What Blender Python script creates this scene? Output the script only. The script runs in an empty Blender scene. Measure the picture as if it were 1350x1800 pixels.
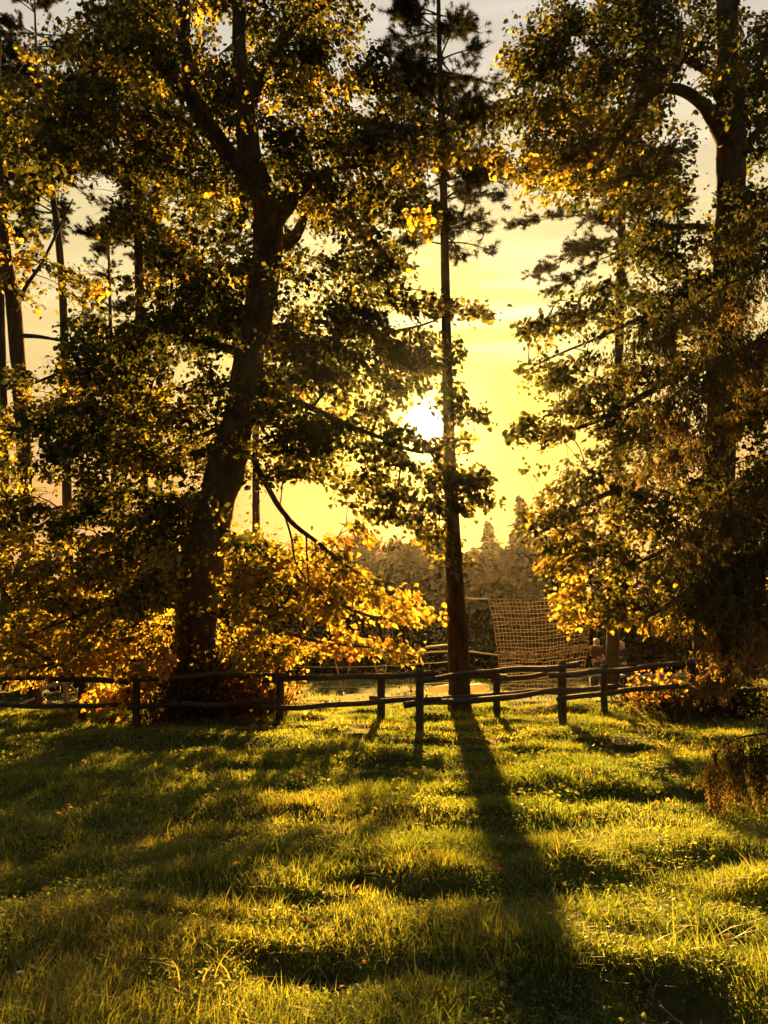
import bpy, bmesh, math, random
import numpy as np
from mathutils import Vector, Matrix

rng = np.random.default_rng(11)
random.seed(11)
S = bpy.context.scene
COL = S.collection
rad = math.radians

# ------------------------------------------------------------------ camera
PITCH = rad(9.84); FPX = 1300.0; EYE = 1.6
cam_d = bpy.data.cameras.new('camera'); cam = bpy.data.objects.new('camera', cam_d); COL.objects.link(cam)
cam.location = (0, 0, EYE); cam.rotation_euler = (math.pi/2 + PITCH, 0, 0)
cam_d.sensor_fit = 'VERTICAL'; cam_d.sensor_height = 36; cam_d.sensor_width = 27
cam_d.lens = FPX/1800*36
cam_d.clip_end = 3000; cam_d.clip_start = 0.05
S.camera = cam
cp, sp = math.cos(PITCH), math.sin(PITCH)

def P(x, y, D):
    """photo pixel (1350x1800) at forward distance D -> world point"""
    u = (x-675)/FPX; v = (900-y)/FPX
    t = D/(cp - v*sp)
    return np.array((u*t, D, EYE + (sp + v*cp)*t))

def G(x, y, z=0.0):
    """photo pixel -> point on the ground plane"""
    u = (x-675)/FPX; v = (900-y)/FPX
    t = (z-EYE)/(sp+v*cp)
    return np.array((u*t, (cp - v*sp)*t, z))

def proj(p):
    p = np.asarray(p); x = p[..., 0]; y = p[..., 1]; z = p[..., 2]-EYE
    f = y*cp + z*sp; up = -y*sp + z*cp
    return 675+FPX*x/f, 900-FPX*up/f

# ------------------------------------------------------------------ sun, sky
SUNPX = (752, 748)
_u = (SUNPX[0]-675)/FPX; _v = (900-SUNPX[1])/FPX
SUN = Vector((_u, cp-_v*sp, sp+_v*cp)).normalized()
SUN_EL = math.asin(SUN.z); SUN_AZ = math.atan2(SUN.x, SUN.y)
sl = bpy.data.lights.new('sun', 'SUN'); so = bpy.data.objects.new('sun', sl); COL.objects.link(so)
sl.energy = 5.0; sl.angle = rad(0.9); sl.color = (1.0, 0.53, 0.115)
so.rotation_euler = SUN.to_track_quat('Z', 'Y').to_euler()
so.location = (6, 60, 25)

W = bpy.data.worlds.new('World'); S.world = W; W.use_nodes = True
nt = W.node_tree; nt.nodes.clear()
def N(t, **k):
    n = nt.nodes.new(t)
    for a, b in k.items(): setattr(n, a, b)
    return n
def L(a, b): nt.links.new(a, b)
def mth(op, a, b=None, c=None, clamp=False):
    n = N('ShaderNodeMath', operation=op); n.use_clamp = clamp
    for i, q in enumerate((a, b, c)):
        if q is None: continue
        if isinstance(q, (int, float)): n.inputs[i].default_value = q
        else: L(q, n.inputs[i])
    return n.outputs[0]
tc = N('ShaderNodeTexCoord')
nrm = N('ShaderNodeVectorMath', operation='NORMALIZE'); L(tc.outputs['Generated'], nrm.inputs[0])
sep = N('ShaderNodeSeparateXYZ'); L(nrm.outputs[0], sep.inputs[0])
dot = N('ShaderNodeVectorMath', operation='DOT_PRODUCT'); L(nrm.outputs[0], dot.inputs[0]); dot.inputs[1].default_value = SUN
ang = mth('ARCCOSINE', mth('MINIMUM', dot.outputs['Value'], 0.999999))
el = mth('ARCSINE', sep.outputs['Z'])
ramp = N('ShaderNodeValToRGB'); L(mth('DIVIDE', el, math.pi/2, clamp=True), ramp.inputs[0])
cr = ramp.color_ramp
stops = ((0.0, (0.93, 0.43, 0.14)), (0.095, (0.96, 0.50, 0.18)), (0.17, (0.98, 0.64, 0.25)), (0.23, (0.98, 0.74, 0.33)), (0.34, (0.94, 0.77, 0.42)), (0.46, (0.74, 0.67, 0.60)), (1.0, (0.30, 0.32, 0.36)))
cr.elements[0].color = (*stops[0][1], 1); cr.elements[1].color = (*stops[-1][1], 1)
for p_, c_ in stops[1:-1]: cr.elements.new(p_).color = (*c_, 1)
# thin streaks of cloud, stretched along the horizon
mp = N('ShaderNodeMapping'); L(nrm.outputs[0], mp.inputs[0]); mp.inputs['Scale'].default_value = (2.2, 2.2, 22)
nz = N('ShaderNodeTexNoise'); L(mp.outputs[0], nz.inputs['Vector']); nz.inputs['Scale'].default_value = 1.6; nz.inputs['Detail'].default_value = 5
cl = mth('MULTIPLY', mth('SUBTRACT', nz.outputs['Fac'], 0.5, clamp=False), 0.9)
# the sky turns away from the sunset into a dimmer, cooler dusk
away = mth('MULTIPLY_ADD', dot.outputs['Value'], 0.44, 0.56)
glow = mth('MINIMUM', mth('MULTIPLY', mth('POWER', 2.718, mth('DIVIDE', ang, -0.17)), 1.9), 1.0)
near = mth('POWER', 2.718, mth('DIVIDE', ang, -0.20))
halo = mth('POWER', 2.718, mth('DIVIDE', ang, -0.05))
disc = mth('POWER', 2.718, mth('MULTIPLY', mth('POWER', mth('DIVIDE', ang, 0.0118), 2.0), -1.0))
def scale_col(col, fac):
    n = N('ShaderNodeVectorMath', operation='SCALE'); n.inputs[0].default_value = col; L(fac, n.inputs['Scale']); return n.outputs[0]
def addv(a, b):
    n = N('ShaderNodeVectorMath', operation='ADD'); L(a, n.inputs[0]); L(b, n.inputs[1]); return n.outputs[0]
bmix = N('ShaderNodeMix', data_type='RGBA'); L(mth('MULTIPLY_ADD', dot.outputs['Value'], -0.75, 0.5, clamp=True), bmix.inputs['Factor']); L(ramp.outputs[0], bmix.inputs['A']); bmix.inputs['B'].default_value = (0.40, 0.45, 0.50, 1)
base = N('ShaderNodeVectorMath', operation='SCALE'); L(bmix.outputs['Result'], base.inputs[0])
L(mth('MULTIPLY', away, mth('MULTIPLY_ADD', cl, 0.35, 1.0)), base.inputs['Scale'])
grp = N('ShaderNodeValToRGB'); L(mth('DIVIDE', el, math.pi/4, clamp=True), grp.inputs[0]); gc = grp.color_ramp
gc.elements[0].color = (1.0, 0.34, 0.03, 1); gc.elements[1].position = 0.75; gc.elements[1].color = (1.15, 0.93, 0.40, 1)
for p_, c_ in ((0.17, (1.05, 0.38, 0.025)), (0.28, (1.20, 0.52, 0.03)), (0.38, (1.40, 0.78, 0.05)), (0.55, (1.3, 0.96, 0.17))): gc.elements.new(p_).color = (*c_, 1)
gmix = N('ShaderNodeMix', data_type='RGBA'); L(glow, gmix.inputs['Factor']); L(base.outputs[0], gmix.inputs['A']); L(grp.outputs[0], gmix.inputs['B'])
# bright cloud streaks above the sun
band = mth('MULTIPLY', mth('MULTIPLY_ADD', el, 12.0, -12.0*0.335, clamp=True), mth('MULTIPLY', mth('MAXIMUM', cl, 0.0), near))
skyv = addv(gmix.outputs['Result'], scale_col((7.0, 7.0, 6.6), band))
skyv = addv(skyv, scale_col((2.6, 1.7, 0.3), halo))
skyv = addv(skyv, scale_col((6.0, 5.0, 2.6), mth('POWER', 2.718, mth('DIVIDE', ang, -0.016))))
skyv = addv(skyv, scale_col((60, 50, 32), disc))
nsky = N('ShaderNodeTexSky', sky_type='NISHITA'); nsky.sun_disc = False
nsky.sun_elevation = SUN_EL; nsky.sun_rotation = SUN_AZ; nsky.dust_density = 2; nsky.air_density = 1.2
bg1 = N('ShaderNodeBackground'); L(nsky.outputs[0], bg1.inputs[0]); bg1.inputs[1].default_value = 0.00015
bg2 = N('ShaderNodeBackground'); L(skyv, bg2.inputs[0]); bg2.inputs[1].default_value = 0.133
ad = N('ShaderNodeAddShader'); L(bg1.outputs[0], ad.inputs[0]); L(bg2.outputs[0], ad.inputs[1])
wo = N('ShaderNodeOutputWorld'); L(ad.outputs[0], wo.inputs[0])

S.view_settings.view_transform = 'Standard'; S.view_settings.look = 'None'
S.view_settings.exposure = 2.85; S.view_settings.gamma = 1; S.view_settings.use_curve_mapping = False
S.render.engine = 'CYCLES'
cy = S.cycles
cy.max_bounces = 6; cy.diffuse_bounces = 3; cy.glossy_bounces = 2; cy.transmission_bounces = 4; cy.volume_bounces = 0
cy.transparent_max_bounces = 4; cy.use_denoising = True; cy.caustics_reflective = False; cy.caustics_refractive = False
cy.sample_clamp_indirect = 4.0
HAZE_DENSITY = 0.00010; HAZE_G = 0.85

# ------------------------------------------------------------------ helpers
def tag(o, label=None, cat=None, group=None, kind=None):
    if label: o['label'] = label
    if cat: o['category'] = cat
    if group: o['group'] = group
    if kind: o['kind'] = kind
    return o

def thing(name, label, cat, loc=(0, 0, 0), group=None):
    o = bpy.data.objects.new(name, None); COL.objects.link(o)
    o.location = loc; o.empty_display_size = 0.2
    return tag(o, label, cat, group)

class MB:
    """collects vertices, faces (tri or quad) and a per-vertex tint"""
    def __init__(s): s.v = []; s.f3 = []; s.f4 = []; s.t = []; s.n = 0
    def add(s, v, f3=None, f4=None, tint=0.5):
        v = np.asarray(v, dtype=np.float32)
        s.v.append(v)
        if f3 is not None and len(f3): s.f3.append(np.asarray(f3, dtype=np.int64)+s.n)
        if f4 is not None and len(f4): s.f4.append(np.asarray(f4, dtype=np.int64)+s.n)
        s.t.append(np.broadcast_to(np.asarray(tint, dtype=np.float32), (len(v),)))
        s.n += len(v)
    def mesh(s, name, mat, origin=None, smooth=False):
        me = bpy.data.meshes.new(name)
        v = np.concatenate(s.v) if s.v else np.zeros((0, 3), np.float32)
        if origin is not None: v = v - np.asarray(origin, dtype=np.float32)
        f3 = np.concatenate(s.f3) if s.f3 else np.zeros((0, 3), np.int64)
        f4 = np.concatenate(s.f4) if s.f4 else np.zeros((0, 4), np.int64)
        me.vertices.add(len(v)); me.vertices.foreach_set('co', v.astype(np.float32).ravel())
        nl = len(f3)*3+len(f4)*4
        me.loops.add(nl); me.loops.foreach_set('vertex_index', np.concatenate([f3.ravel(), f4.ravel()]).astype(np.int32))
        me.polygons.add(len(f3)+len(f4))
        st = np.concatenate([np.arange(len(f3))*3, len(f3)*3+np.arange(len(f4))*4]).astype(np.int32)
        me.polygons.foreach_set('loop_start', st)
        if smooth: me.polygons.foreach_set('use_smooth', np.ones(len(st), dtype=bool))
        at = me.attributes.new('tint', 'FLOAT', 'POINT'); at.data.foreach_set('value', np.concatenate(s.t).astype(np.float32) if s.t else [])
        me.materials.append(mat); me.update(calc_edges=True)
        return me
    def build(s, name, mat, parent=None, smooth=False, kind=None):
        o = bpy.data.objects.new(name, None)
        org = None
        if parent is not None:
            org = np.array(parent.location) if parent.parent is None else np.array(parent.location)+np.array(parent.parent.location)
        o = bpy.data.objects.new(name, s.mesh(name, mat, org, smooth)); COL.objects.link(o)
        if parent is not None: o.parent = parent
        if kind: o['kind'] = kind
        return o

_tab = np.random.default_rng(5).random((256, 256))
def vnoise(x, y, s=0):
    x = np.asarray(x, float)+s*17.3; y = np.asarray(y, float)+s*9.7
    xi = np.floor(x).astype(int); yi = np.floor(y).astype(int); fx = x-xi; fy = y-yi
    fx = fx*fx*(3-2*fx); fy = fy*fy*(3-2*fy)
    a = _tab[xi & 255, yi & 255]; b = _tab[(xi+1) & 255, yi & 255]; c = _tab[xi & 255, (yi+1) & 255]; d = _tab[(xi+1) & 255, (yi+1) & 255]
    return (a*(1-fx)+b*fx)*(1-fy)+(c*(1-fx)+d*fx)*fy

def smoothstep(a, b, x):
    t = np.clip((x-a)/(b-a), 0, 1); return t*t*(3-2*t)

def spline(pts, n):
    """Catmull-Rom through pts (rows may carry extra columns), n samples per span"""
    p = np.asarray(pts, float); p = np.vstack([2*p[0]-p[1], p, 2*p[-1]-p[-2]])
    out = []
    for i in range(1, len(p)-2):
        for k in range(n):
            t = k/n
            out.append(0.5*((2*p[i])+(-p[i-1]+p[i+1])*t+(2*p[i-1]-5*p[i]+4*p[i+1]-p[i+2])*t*t+(-p[i-1]+3*p[i]-3*p[i+1]+p[i+2])*t**3))
    out.append(p[-2]); return np.array(out)

def tube(mb, pts, r, n=6, cap=True, rough=0.0, tint=0.5, seed=0):
    pts = np.asarray(pts, float); m = len(pts); r = np.broadcast_to(np.asarray(r, float), (m,))
    tg = np.gradient(pts, axis=0); tg /= np.linalg.norm(tg, axis=1)[:, None]+1e-9
    ref = np.array((0.31, 0.17, 0.93)) if abs(tg[0][2]) < 0.8 else np.array((0.93, 0.3, 0.1))
    v = []
    for i in range(m):
        a = np.cross(tg[i], ref); a /= np.linalg.norm(a)+1e-9; b = np.cross(tg[i], a); ref = np.cross(a, tg[i]) if False else ref
        th = np.arange(n)*2*math.pi/n
        rr = r[i]*np.ones(n)
        if rough: rr = rr*(1+rough*(vnoise(th*1.6+seed, np.full(n, i*0.45)+seed, 3)-0.5)*2+rough*0.6*np.cos(th*2+seed))
        v.append(pts[i]+np.outer(np.cos(th)*rr, a)+np.outer(np.sin(th)*rr, b))
    v = np.concatenate(v)
    i0 = np.arange(m-1)[:, None]*n; k = np.arange(n)[None, :]; k2 = (np.arange(n)+1) % n
    f4 = np.stack([i0+k, i0+k2[None, :], i0+n+k2[None, :], i0+n+k], -1).reshape(-1, 4)
    f3 = None
    if cap:
        v = np.vstack([v, pts[0]-tg[0]*r[0]*0.15, pts[-1]+tg[-1]*r[-1]*0.15]); c0 = m*n; c1 = c0+1
        kk = np.arange(n)
        f3 = np.vstack([np.stack([np.full(n, c0), k2, kk], 1), np.stack([np.full(n, c1), (m-1)*n+kk, (m-1)*n+k2], 1)])
    mb.add(v, f3, f4, tint)

def box(mb, c, size, rotz=0, tilt=0, tint=0.5):
    sx, sy, sz = [q/2 for q in size]
    v = np.array([(x, y, z) for x in (-sx, sx) for y in (-sy, sy) for z in (-sz, sz)])
    ct, st = math.cos(tilt), math.sin(tilt); v = np.stack([v[:, 0]*ct-v[:, 2]*st, v[:, 1], v[:, 0]*st+v[:, 2]*ct], 1)
    c_, s_ = math.cos(rotz), math.sin(rotz); v = np.stack([v[:, 0]*c_-v[:, 1]*s_, v[:, 0]*s_+v[:, 1]*c_, v[:, 2]], 1)
    mb.add(v+np.asarray(c), None, [(0, 1, 3, 2), (4, 6, 7, 5), (0, 4, 5, 1), (2, 3, 7, 6), (0, 2, 6, 4), (1, 5, 7, 3)], tint)

# ------------------------------------------------------------------ materials
def mat_new(name):
    m = bpy.data.materials.new(name); m.use_nodes = True; m.node_tree.nodes.clear(); return m, m.node_tree

def set_ramp(c, stops):
    c.elements[0].position = stops[0][0]; c.elements[0].color = (*stops[0][1], 1)
    c.elements[1].position = stops[-1][0]; c.elements[1].color = (*stops[-1][1], 1)
    for p_, q in stops[1:-1]: c.elements.new(p_).color = (*q, 1)
def ramp_node(t, stops):
    r = t.nodes.new('ShaderNodeValToRGB'); set_ramp(r.color_ramp, stops); return r

def leaf_mat(name, stops, transl=0.55, boost=1.9, gloss=0.04):
    m, t = mat_new(name)
    a = t.nodes.new('ShaderNodeAttribute'); a.attribute_name = 'tint'
    nzz = t.nodes.new('ShaderNodeTexNoise'); nzz.inputs['Scale'].default_value = 9
    geo = t.nodes.new('ShaderNodeNewGeometry'); t.links.new(geo.outputs['Position'], nzz.inputs['Vector'])
    ma = t.nodes.new('ShaderNodeMath'); ma.operation = 'MULTIPLY_ADD'; ma.inputs[1].default_value = 0.16
    t.links.new(nzz.outputs['Fac'], ma.inputs[0])
    mb_ = t.nodes.new('ShaderNodeMath'); mb_.operation = 'SUBTRACT'; mb_.inputs[1].default_value = 0.08
    t.links.new(a.outputs['Fac'], mb_.inputs[0]); t.links.new(mb_.outputs[0], ma.inputs[2])
    r = ramp_node(t, stops); t.links.new(ma.outputs[0], r.inputs[0])
    d = t.nodes.new('ShaderNodeBsdfDiffuse'); tr = t.nodes.new('ShaderNodeBsdfTranslucent')
    t.links.new(r.outputs[0], d.inputs[0])
    sc = t.nodes.new('ShaderNodeVectorMath'); sc.operation = 'SCALE'; sc.inputs['Scale'].default_value = boost
    t.links.new(r.outputs[0], sc.inputs[0]); t.links.new(sc.outputs[0], tr.inputs[0])
    mx = t.nodes.new('ShaderNodeMixShader'); mx.inputs[0].default_value = transl
    t.links.new(d.outputs[0], mx.inputs[1]); t.links.new(tr.outputs[0], mx.inputs[2])
    g = t.nodes.new('ShaderNodeBsdfGlossy'); g.inputs['Roughness'].default_value = 0.42; g.inputs['Color'].default_value = (0.9, 0.9, 0.85, 1)
    m2 = t.nodes.new('ShaderNodeMixShader'); m2.inputs[0].default_value = gloss
    t.links.new(mx.outputs[0], m2.inputs[1]); t.links.new(g.outputs[0], m2.inputs[2])
    o = t.nodes.new('ShaderNodeOutputMaterial'); t.links.new(m2.outputs[0], o.inputs[0])
    return m

def surf_mat(name, c1, c2, scale=(6, 6, 6), rough=0.85, bump=0.4, detail=6, spec=0.3, dist=0.02):
    m, t = mat_new(name)
    geo = t.nodes.new('ShaderNodeTexCoord'); mp_ = t.nodes.new('ShaderNodeMapping'); mp_.inputs['Scale'].default_value = scale
    t.links.new(geo.outputs['Object'], mp_.inputs[0])
    n1 = t.nodes.new('ShaderNodeTexNoise'); n1.inputs['Scale'].default_value = 1; n1.inputs['Detail'].default_value = detail; n1.inputs['Roughness'].default_value = 0.65
    t.links.new(mp_.outputs[0], n1.inputs['Vector'])
    r = ramp_node(t, ((0.3, c1), (0.7, c2))); t.links.new(n1.outputs['Fac'], r.inputs[0])
    b = t.nodes.new('ShaderNodeBsdfPrincipled'); b.inputs['Roughness'].default_value = rough; b.inputs['Specular IOR Level'].default_value = spec
    t.links.new(r.outputs[0], b.inputs['Base Color'])
    bp = t.nodes.new('ShaderNodeBump'); bp.inputs['Strength'].default_value = bump; bp.inputs['Distance'].default_value = dist
    t.links.new(n1.outputs['Fac'], bp.inputs['Height']); t.links.new(bp.outputs[0], b.inputs['Normal'])
    o = t.nodes.new('ShaderNodeOutputMaterial'); t.links.new(b.outputs[0], o.inputs[0])
    return m

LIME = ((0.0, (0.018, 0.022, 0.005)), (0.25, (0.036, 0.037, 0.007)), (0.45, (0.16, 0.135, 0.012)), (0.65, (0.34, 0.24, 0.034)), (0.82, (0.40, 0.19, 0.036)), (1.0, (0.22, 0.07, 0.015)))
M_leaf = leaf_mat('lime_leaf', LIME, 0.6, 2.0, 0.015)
M_needle = leaf_mat('pine_needle', ((0.0, (0.020, 0.030, 0.012)), (0.6, (0.055, 0.06, 0.018)), (1.0, (0.16, 0.09, 0.03))), 0.3, 1.2, 0.0)
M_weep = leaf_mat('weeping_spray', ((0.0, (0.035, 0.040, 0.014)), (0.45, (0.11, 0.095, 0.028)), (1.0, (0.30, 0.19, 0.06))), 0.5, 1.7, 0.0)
M_far = leaf_mat('far_foliage', ((0.0, (0.012, 0.016, 0.006)), (0.6, (0.036, 0.034, 0.011)), (1.0, (0.10, 0.058, 0.016))), 0.2, 1.2, 0.0)
M_grass = leaf_mat('grass_blade', ((0.0, (0.030, 0.048, 0.007)), (0.4, (0.078, 0.105, 0.009)), (0.7, (0.155, 0.155, 0.013)), (0.9, (0.27, 0.20, 0.03)), (1.0, (0.33, 0.23, 0.07))), 0.68, 2.6, 0.03)
M_bark = surf_mat('rough_bark', (0.026, 0.019, 0.012), (0.13, 0.098, 0.065), (9, 9, 2.2), 0.95, 0.9, 8, 0.1, 0.05)
M_pbark = surf_mat('pine_bark', (0.026, 0.018, 0.013), (0.105, 0.070, 0.045), (11, 11, 3), 0.95, 0.9, 7, 0.1, 0.04)
M_twig = surf_mat('twig_bark', (0.04, 0.025, 0.015), (0.10, 0.06, 0.035), (20, 20, 8), 0.9, 0.3)
M_redtwig = surf_mat('red_twig', (0.06, 0.025, 0.013), (0.15, 0.06, 0.03), (20, 20, 8), 0.9, 0.3)
M_wood = surf_mat('weathered_rail', (0.030, 0.021, 0.014), (0.135, 0.102, 0.070), (9, 55, 55), 0.8, 1.0, 7, 0.35, 0.02)
M_postwood = surf_mat('weathered_post', (0.028, 0.020, 0.013), (0.12, 0.09, 0.06), (50, 50, 8), 0.85, 1.0, 7, 0.3, 0.02)
M_soil = surf_mat('soil', (0.018, 0.012, 0.008), (0.055, 0.037, 0.022), (9, 9, 9), 1.0, 0.8, 9, 0.1, 0.04)
M_rope = surf_mat('hemp_rope', (0.30, 0.22, 0.13), (0.50, 0.40, 0.26), (60, 60, 60), 0.9, 0.4)
M_net = surf_mat('net_cord', (0.22, 0.155, 0.085), (0.38, 0.28, 0.16), (60, 60, 60), 0.9, 0.4)
M_straw = surf_mat('dry_straw', (0.13, 0.095, 0.05), (0.24, 0.18, 0.10), (60, 60, 60), 0.9, 0.4)
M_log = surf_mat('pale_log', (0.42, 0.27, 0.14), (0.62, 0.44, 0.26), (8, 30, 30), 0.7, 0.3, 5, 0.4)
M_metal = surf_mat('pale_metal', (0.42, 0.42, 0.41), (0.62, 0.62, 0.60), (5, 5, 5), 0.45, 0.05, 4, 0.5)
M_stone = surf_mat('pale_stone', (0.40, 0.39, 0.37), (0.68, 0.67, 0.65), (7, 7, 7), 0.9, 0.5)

# ------------------------------------------------------------------ ground
HOLLOWS = []
for (x, y, rx, ry, dep) in ((550, 1690, 105, 26, 0.11), (735, 1700, 90, 24, 0.11), (470, 1590, 150, 16, 0.08), (1200, 1745, 75, 40, 0.13), (640, 1560, 90, 14, 0.07),
                            (1080, 1312, 55, 8, 0.10), (1175, 1358, 45, 12, 0.10), (1120, 1402, 170, 12, 0.10), (60, 1580, 80, 20, 0.06), (330, 1630, 90, 14, 0.07),
                            (1260, 1650, 80, 18, 0.06), (980, 1410, 70, 12, 0.08), (760, 1570, 60, 10, 0.06), (560, 1273, 90, 4, 0.05)):
    c = G(x, y); w = rx/FPX*c[1]; h = abs(G(x, y-ry)[1]-G(x, y+ry)[1])/2
    HOLLOWS.append((c[0], c[1], w, max(h, 0.12), dep))

def hollow(x, y):
    m = np.zeros(np.shape(x))
    for cx, cy_, w, h, d in HOLLOWS:
        q = ((x-cx)/w)**2+((y-cy_)/h)**2 + 0.9*(vnoise(x*5, y*5, 9)-0.5)
        m = np.maximum(m, np.exp(-np.maximum(q, 0)**1.6)*d)
    return m

def H(x, y):
    x = np.asarray(x, float); y = np.asarray(y, float)
    near = smoothstep(60, 22, y)
    h = near*(0.17*(vnoise(x*0.75, y*1.25, 1)-0.5)+0.13*(vnoise(x*1.7, y*2.9, 2)-0.5))+0.018*(vnoise(x*7, y*7, 3)-0.5)*near
    h = h-hollow(x, y)
    h = h+8.5*smoothstep(48, 120, y+0.25*np.maximum(x, 0))*(0.8+0.5*vnoise(x*0.02, y*0.02, 4))   # the far hillside
    return h

def lines(spans):
    out = []
    for a, b, n in spans: out += list(np.linspace(a, b, n, endpoint=False))
    return np.array(out+[spans[-1][1]])
gx = lines(((-900, -60, 12), (-60, -14, 24), (-14, -7, 36), (-7, 7, 170), (7, 14, 36), (14, 60, 24), (60, 900, 12)))
gy = lines(((-40, 0, 12), (0, 2.5, 14), (2.5, 10, 140), (10, 20, 110), (20, 60, 60), (60, 180, 30), (180, 1500, 16)))
XX, YY = np.meshgrid(gx, gy); ZZ = H(XX, YY)
nx, ny = len(gx), len(gy)
i = np.arange(ny-1)[:, None]*nx+np.arange(nx-1)[None, :]
g = MB(); g.add(np.stack([XX, YY, ZZ], -1).reshape(-1, 3), None, np.stack([i, i+1, i+1+nx, i+nx], -1).reshape(-1, 4))
M_ground, t = mat_new('turf_soil')
geo = t.nodes.new('ShaderNodeNewGeometry'); n1 = t.nodes.new('ShaderNodeTexNoise'); n1.inputs['Scale'].default_value = 5; n1.inputs['Detail'].default_value = 8
t.links.new(geo.outputs['Position'], n1.inputs['Vector'])
r = ramp_node(t, ((0.33, (0.022, 0.018, 0.008)), (0.52, (0.045, 0.052, 0.012)), (0.72, (0.085, 0.092, 0.016)))); t.links.new(n1.outputs['Fac'], r.inputs[0])
b = t.nodes.new('ShaderNodeBsdfPrincipled'); b.inputs['Roughness'].default_value = 1; b.inputs['Specular IOR Level'].default_value = 0.1
t.links.new(r.outputs[0], b.inputs['Base Color'])
bp = t.nodes.new('ShaderNodeBump'); bp.inputs['Strength'].default_value = 0.8; bp.inputs['Distance'].default_value = 0.05; t.links.new(n1.outputs['Fac'], bp.inputs['Height']); t.links.new(bp.outputs[0], b.inputs['Normal'])
o_ = t.nodes.new('ShaderNodeOutputMaterial'); t.links.new(b.outputs[0], o_.inputs[0])
go = g.build('ground', M_ground, smooth=True); tag(go, 'uneven lawn soil running from the camera to the far hillside', 'ground', kind='structure')

# ------------------------------------------------------------------ grass: blades as real geometry
def blades(mb, x, y, hgt, wid, segs, lean, tint, zoff=0.0):
    n = len(x); z = H(x, y)-0.01+zoff
    a = rng.random(n)*2*math.pi; dx, dy = np.cos(a), np.sin(a)            # bend direction
    b_ = a+math.pi/2+rng.normal(0, 0.5, n); wx, wy = np.cos(b_)*wid/2, np.sin(b_)*wid/2
    ln = lean*(0.3+rng.random(n))
    rows = []
    for k in range(segs):
        s = k/segs; off = ln*hgt*s*s; zz = hgt*(s-0.35*np.minimum(ln, 1.3)*s*s)
        w = 1-0.55*s
        cx, cy_, cz = x+dx*off, y+dy*off, z+zz
        rows += [np.stack([cx-wx*w, cy_-wy*w, cz], 1), np.stack([cx+wx*w, cy_+wy*w, cz], 1)]
    off = ln*hgt; rows.append(np.stack([x+dx*off, y+dy*off, z+hgt*(1-0.35*np.minimum(ln, 1.3))], 1))
    m = len(rows); v = np.stack(rows, 1).reshape(-1, 3); base = np.arange(n)[:, None]*m
    f4 = []
    for k in range(segs-1):
        f4.append(base+np.array([[2*k, 2*k+1, 2*k+3, 2*k+2]]))
    f3 = base+np.array([[2*segs-2, 2*segs-1, 2*segs]])
    mb.add(v, f3, np.concatenate(f4) if f4 else None, np.repeat(tint, m))

def scatter(n, y0, y1, xhalf):
    """uniform points over the wedge the view covers (wider than the frame)"""
    y = np.sqrt(rng.random(n)*(y1*y1-y0*y0)+y0*y0); x = (rng.random(n)*2-1)*(y*xhalf+1.8)
    return x, y

gm = MB()
def grass_zone(n, y0, y1, xh, h0, h1, wid, segs, lean):
    x, y = scatter(n, y0, y1, xh)
    dens = 0.25+0.95*vnoise(x*1.3, y*1.5, 12)+0.3*(vnoise(x*4, y*5, 13)-0.5)
    hol = hollow(x, y)
    keep = rng.random(n) < np.clip(dens, 0.2, 1)*np.clip(1-hol*12, 0.06, 1)
    x, y, hol = x[keep], y[keep], hol[keep]; m = len(x)
    pat = vnoise(x*1.1, y*1.4, 14)*0.5+1.25*np.maximum(vnoise(x*3.4, y*3.9, 15)-.28, 0)
    hg = (h0+(h1-h0)*rng.random(m)**1.7)*(0.45+1.0*pat)
    ti = np.clip(0.02+0.55*vnoise(x*0.9, y*1.1, 16)+0.30*rng.random(m)+0.3*(rng.random(m) < 0.02)+.12*(pat-.5), 0, 1)
    blades(gm, x, y, hg, wid*(0.6+0.8*rng.random(m)), segs, lean, ti)
grass_zone(330000, 2.9, 6.5, 0.62, 0.04, 0.15, 0.0066, 2, 1.0)
grass_zone(255000, 6.5, 11.5, 0.60, 0.04, 0.135, 0.010, 2, 0.9)
grass_zone(190000, 11.5, 19.5, 0.60, 0.04, 0.13, 0.016, 1, 0.8)
for (x_, y_) in ((145, 1268), (240, 1275), (492, 1275), (478, 1270), (670, 1271), (738, 1291), (873, 1262), (988, 1277), (1062, 1255), (1217, 1264), (808, 1262), (1246, 1262)):
    c = G(x_, y_); k = 150; blades(gm, c[0]+rng.normal(0, .16, k), c[1]+rng.normal(-.03, .13, k), .08+.22*rng.random(k)**1.5, np.full(k, .012), 2, .8, np.clip(.15+.45*rng.random(k), 0, 1))
grass_zone(90000, 19.5, 42, 0.60, 0.04, 0.14, 0.035, 1, 0.8)
grass = gm.build('grass', M_grass, kind='stuff'); tag(grass, 'sunlit yellow green lawn grass of uneven length', 'grass')

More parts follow.
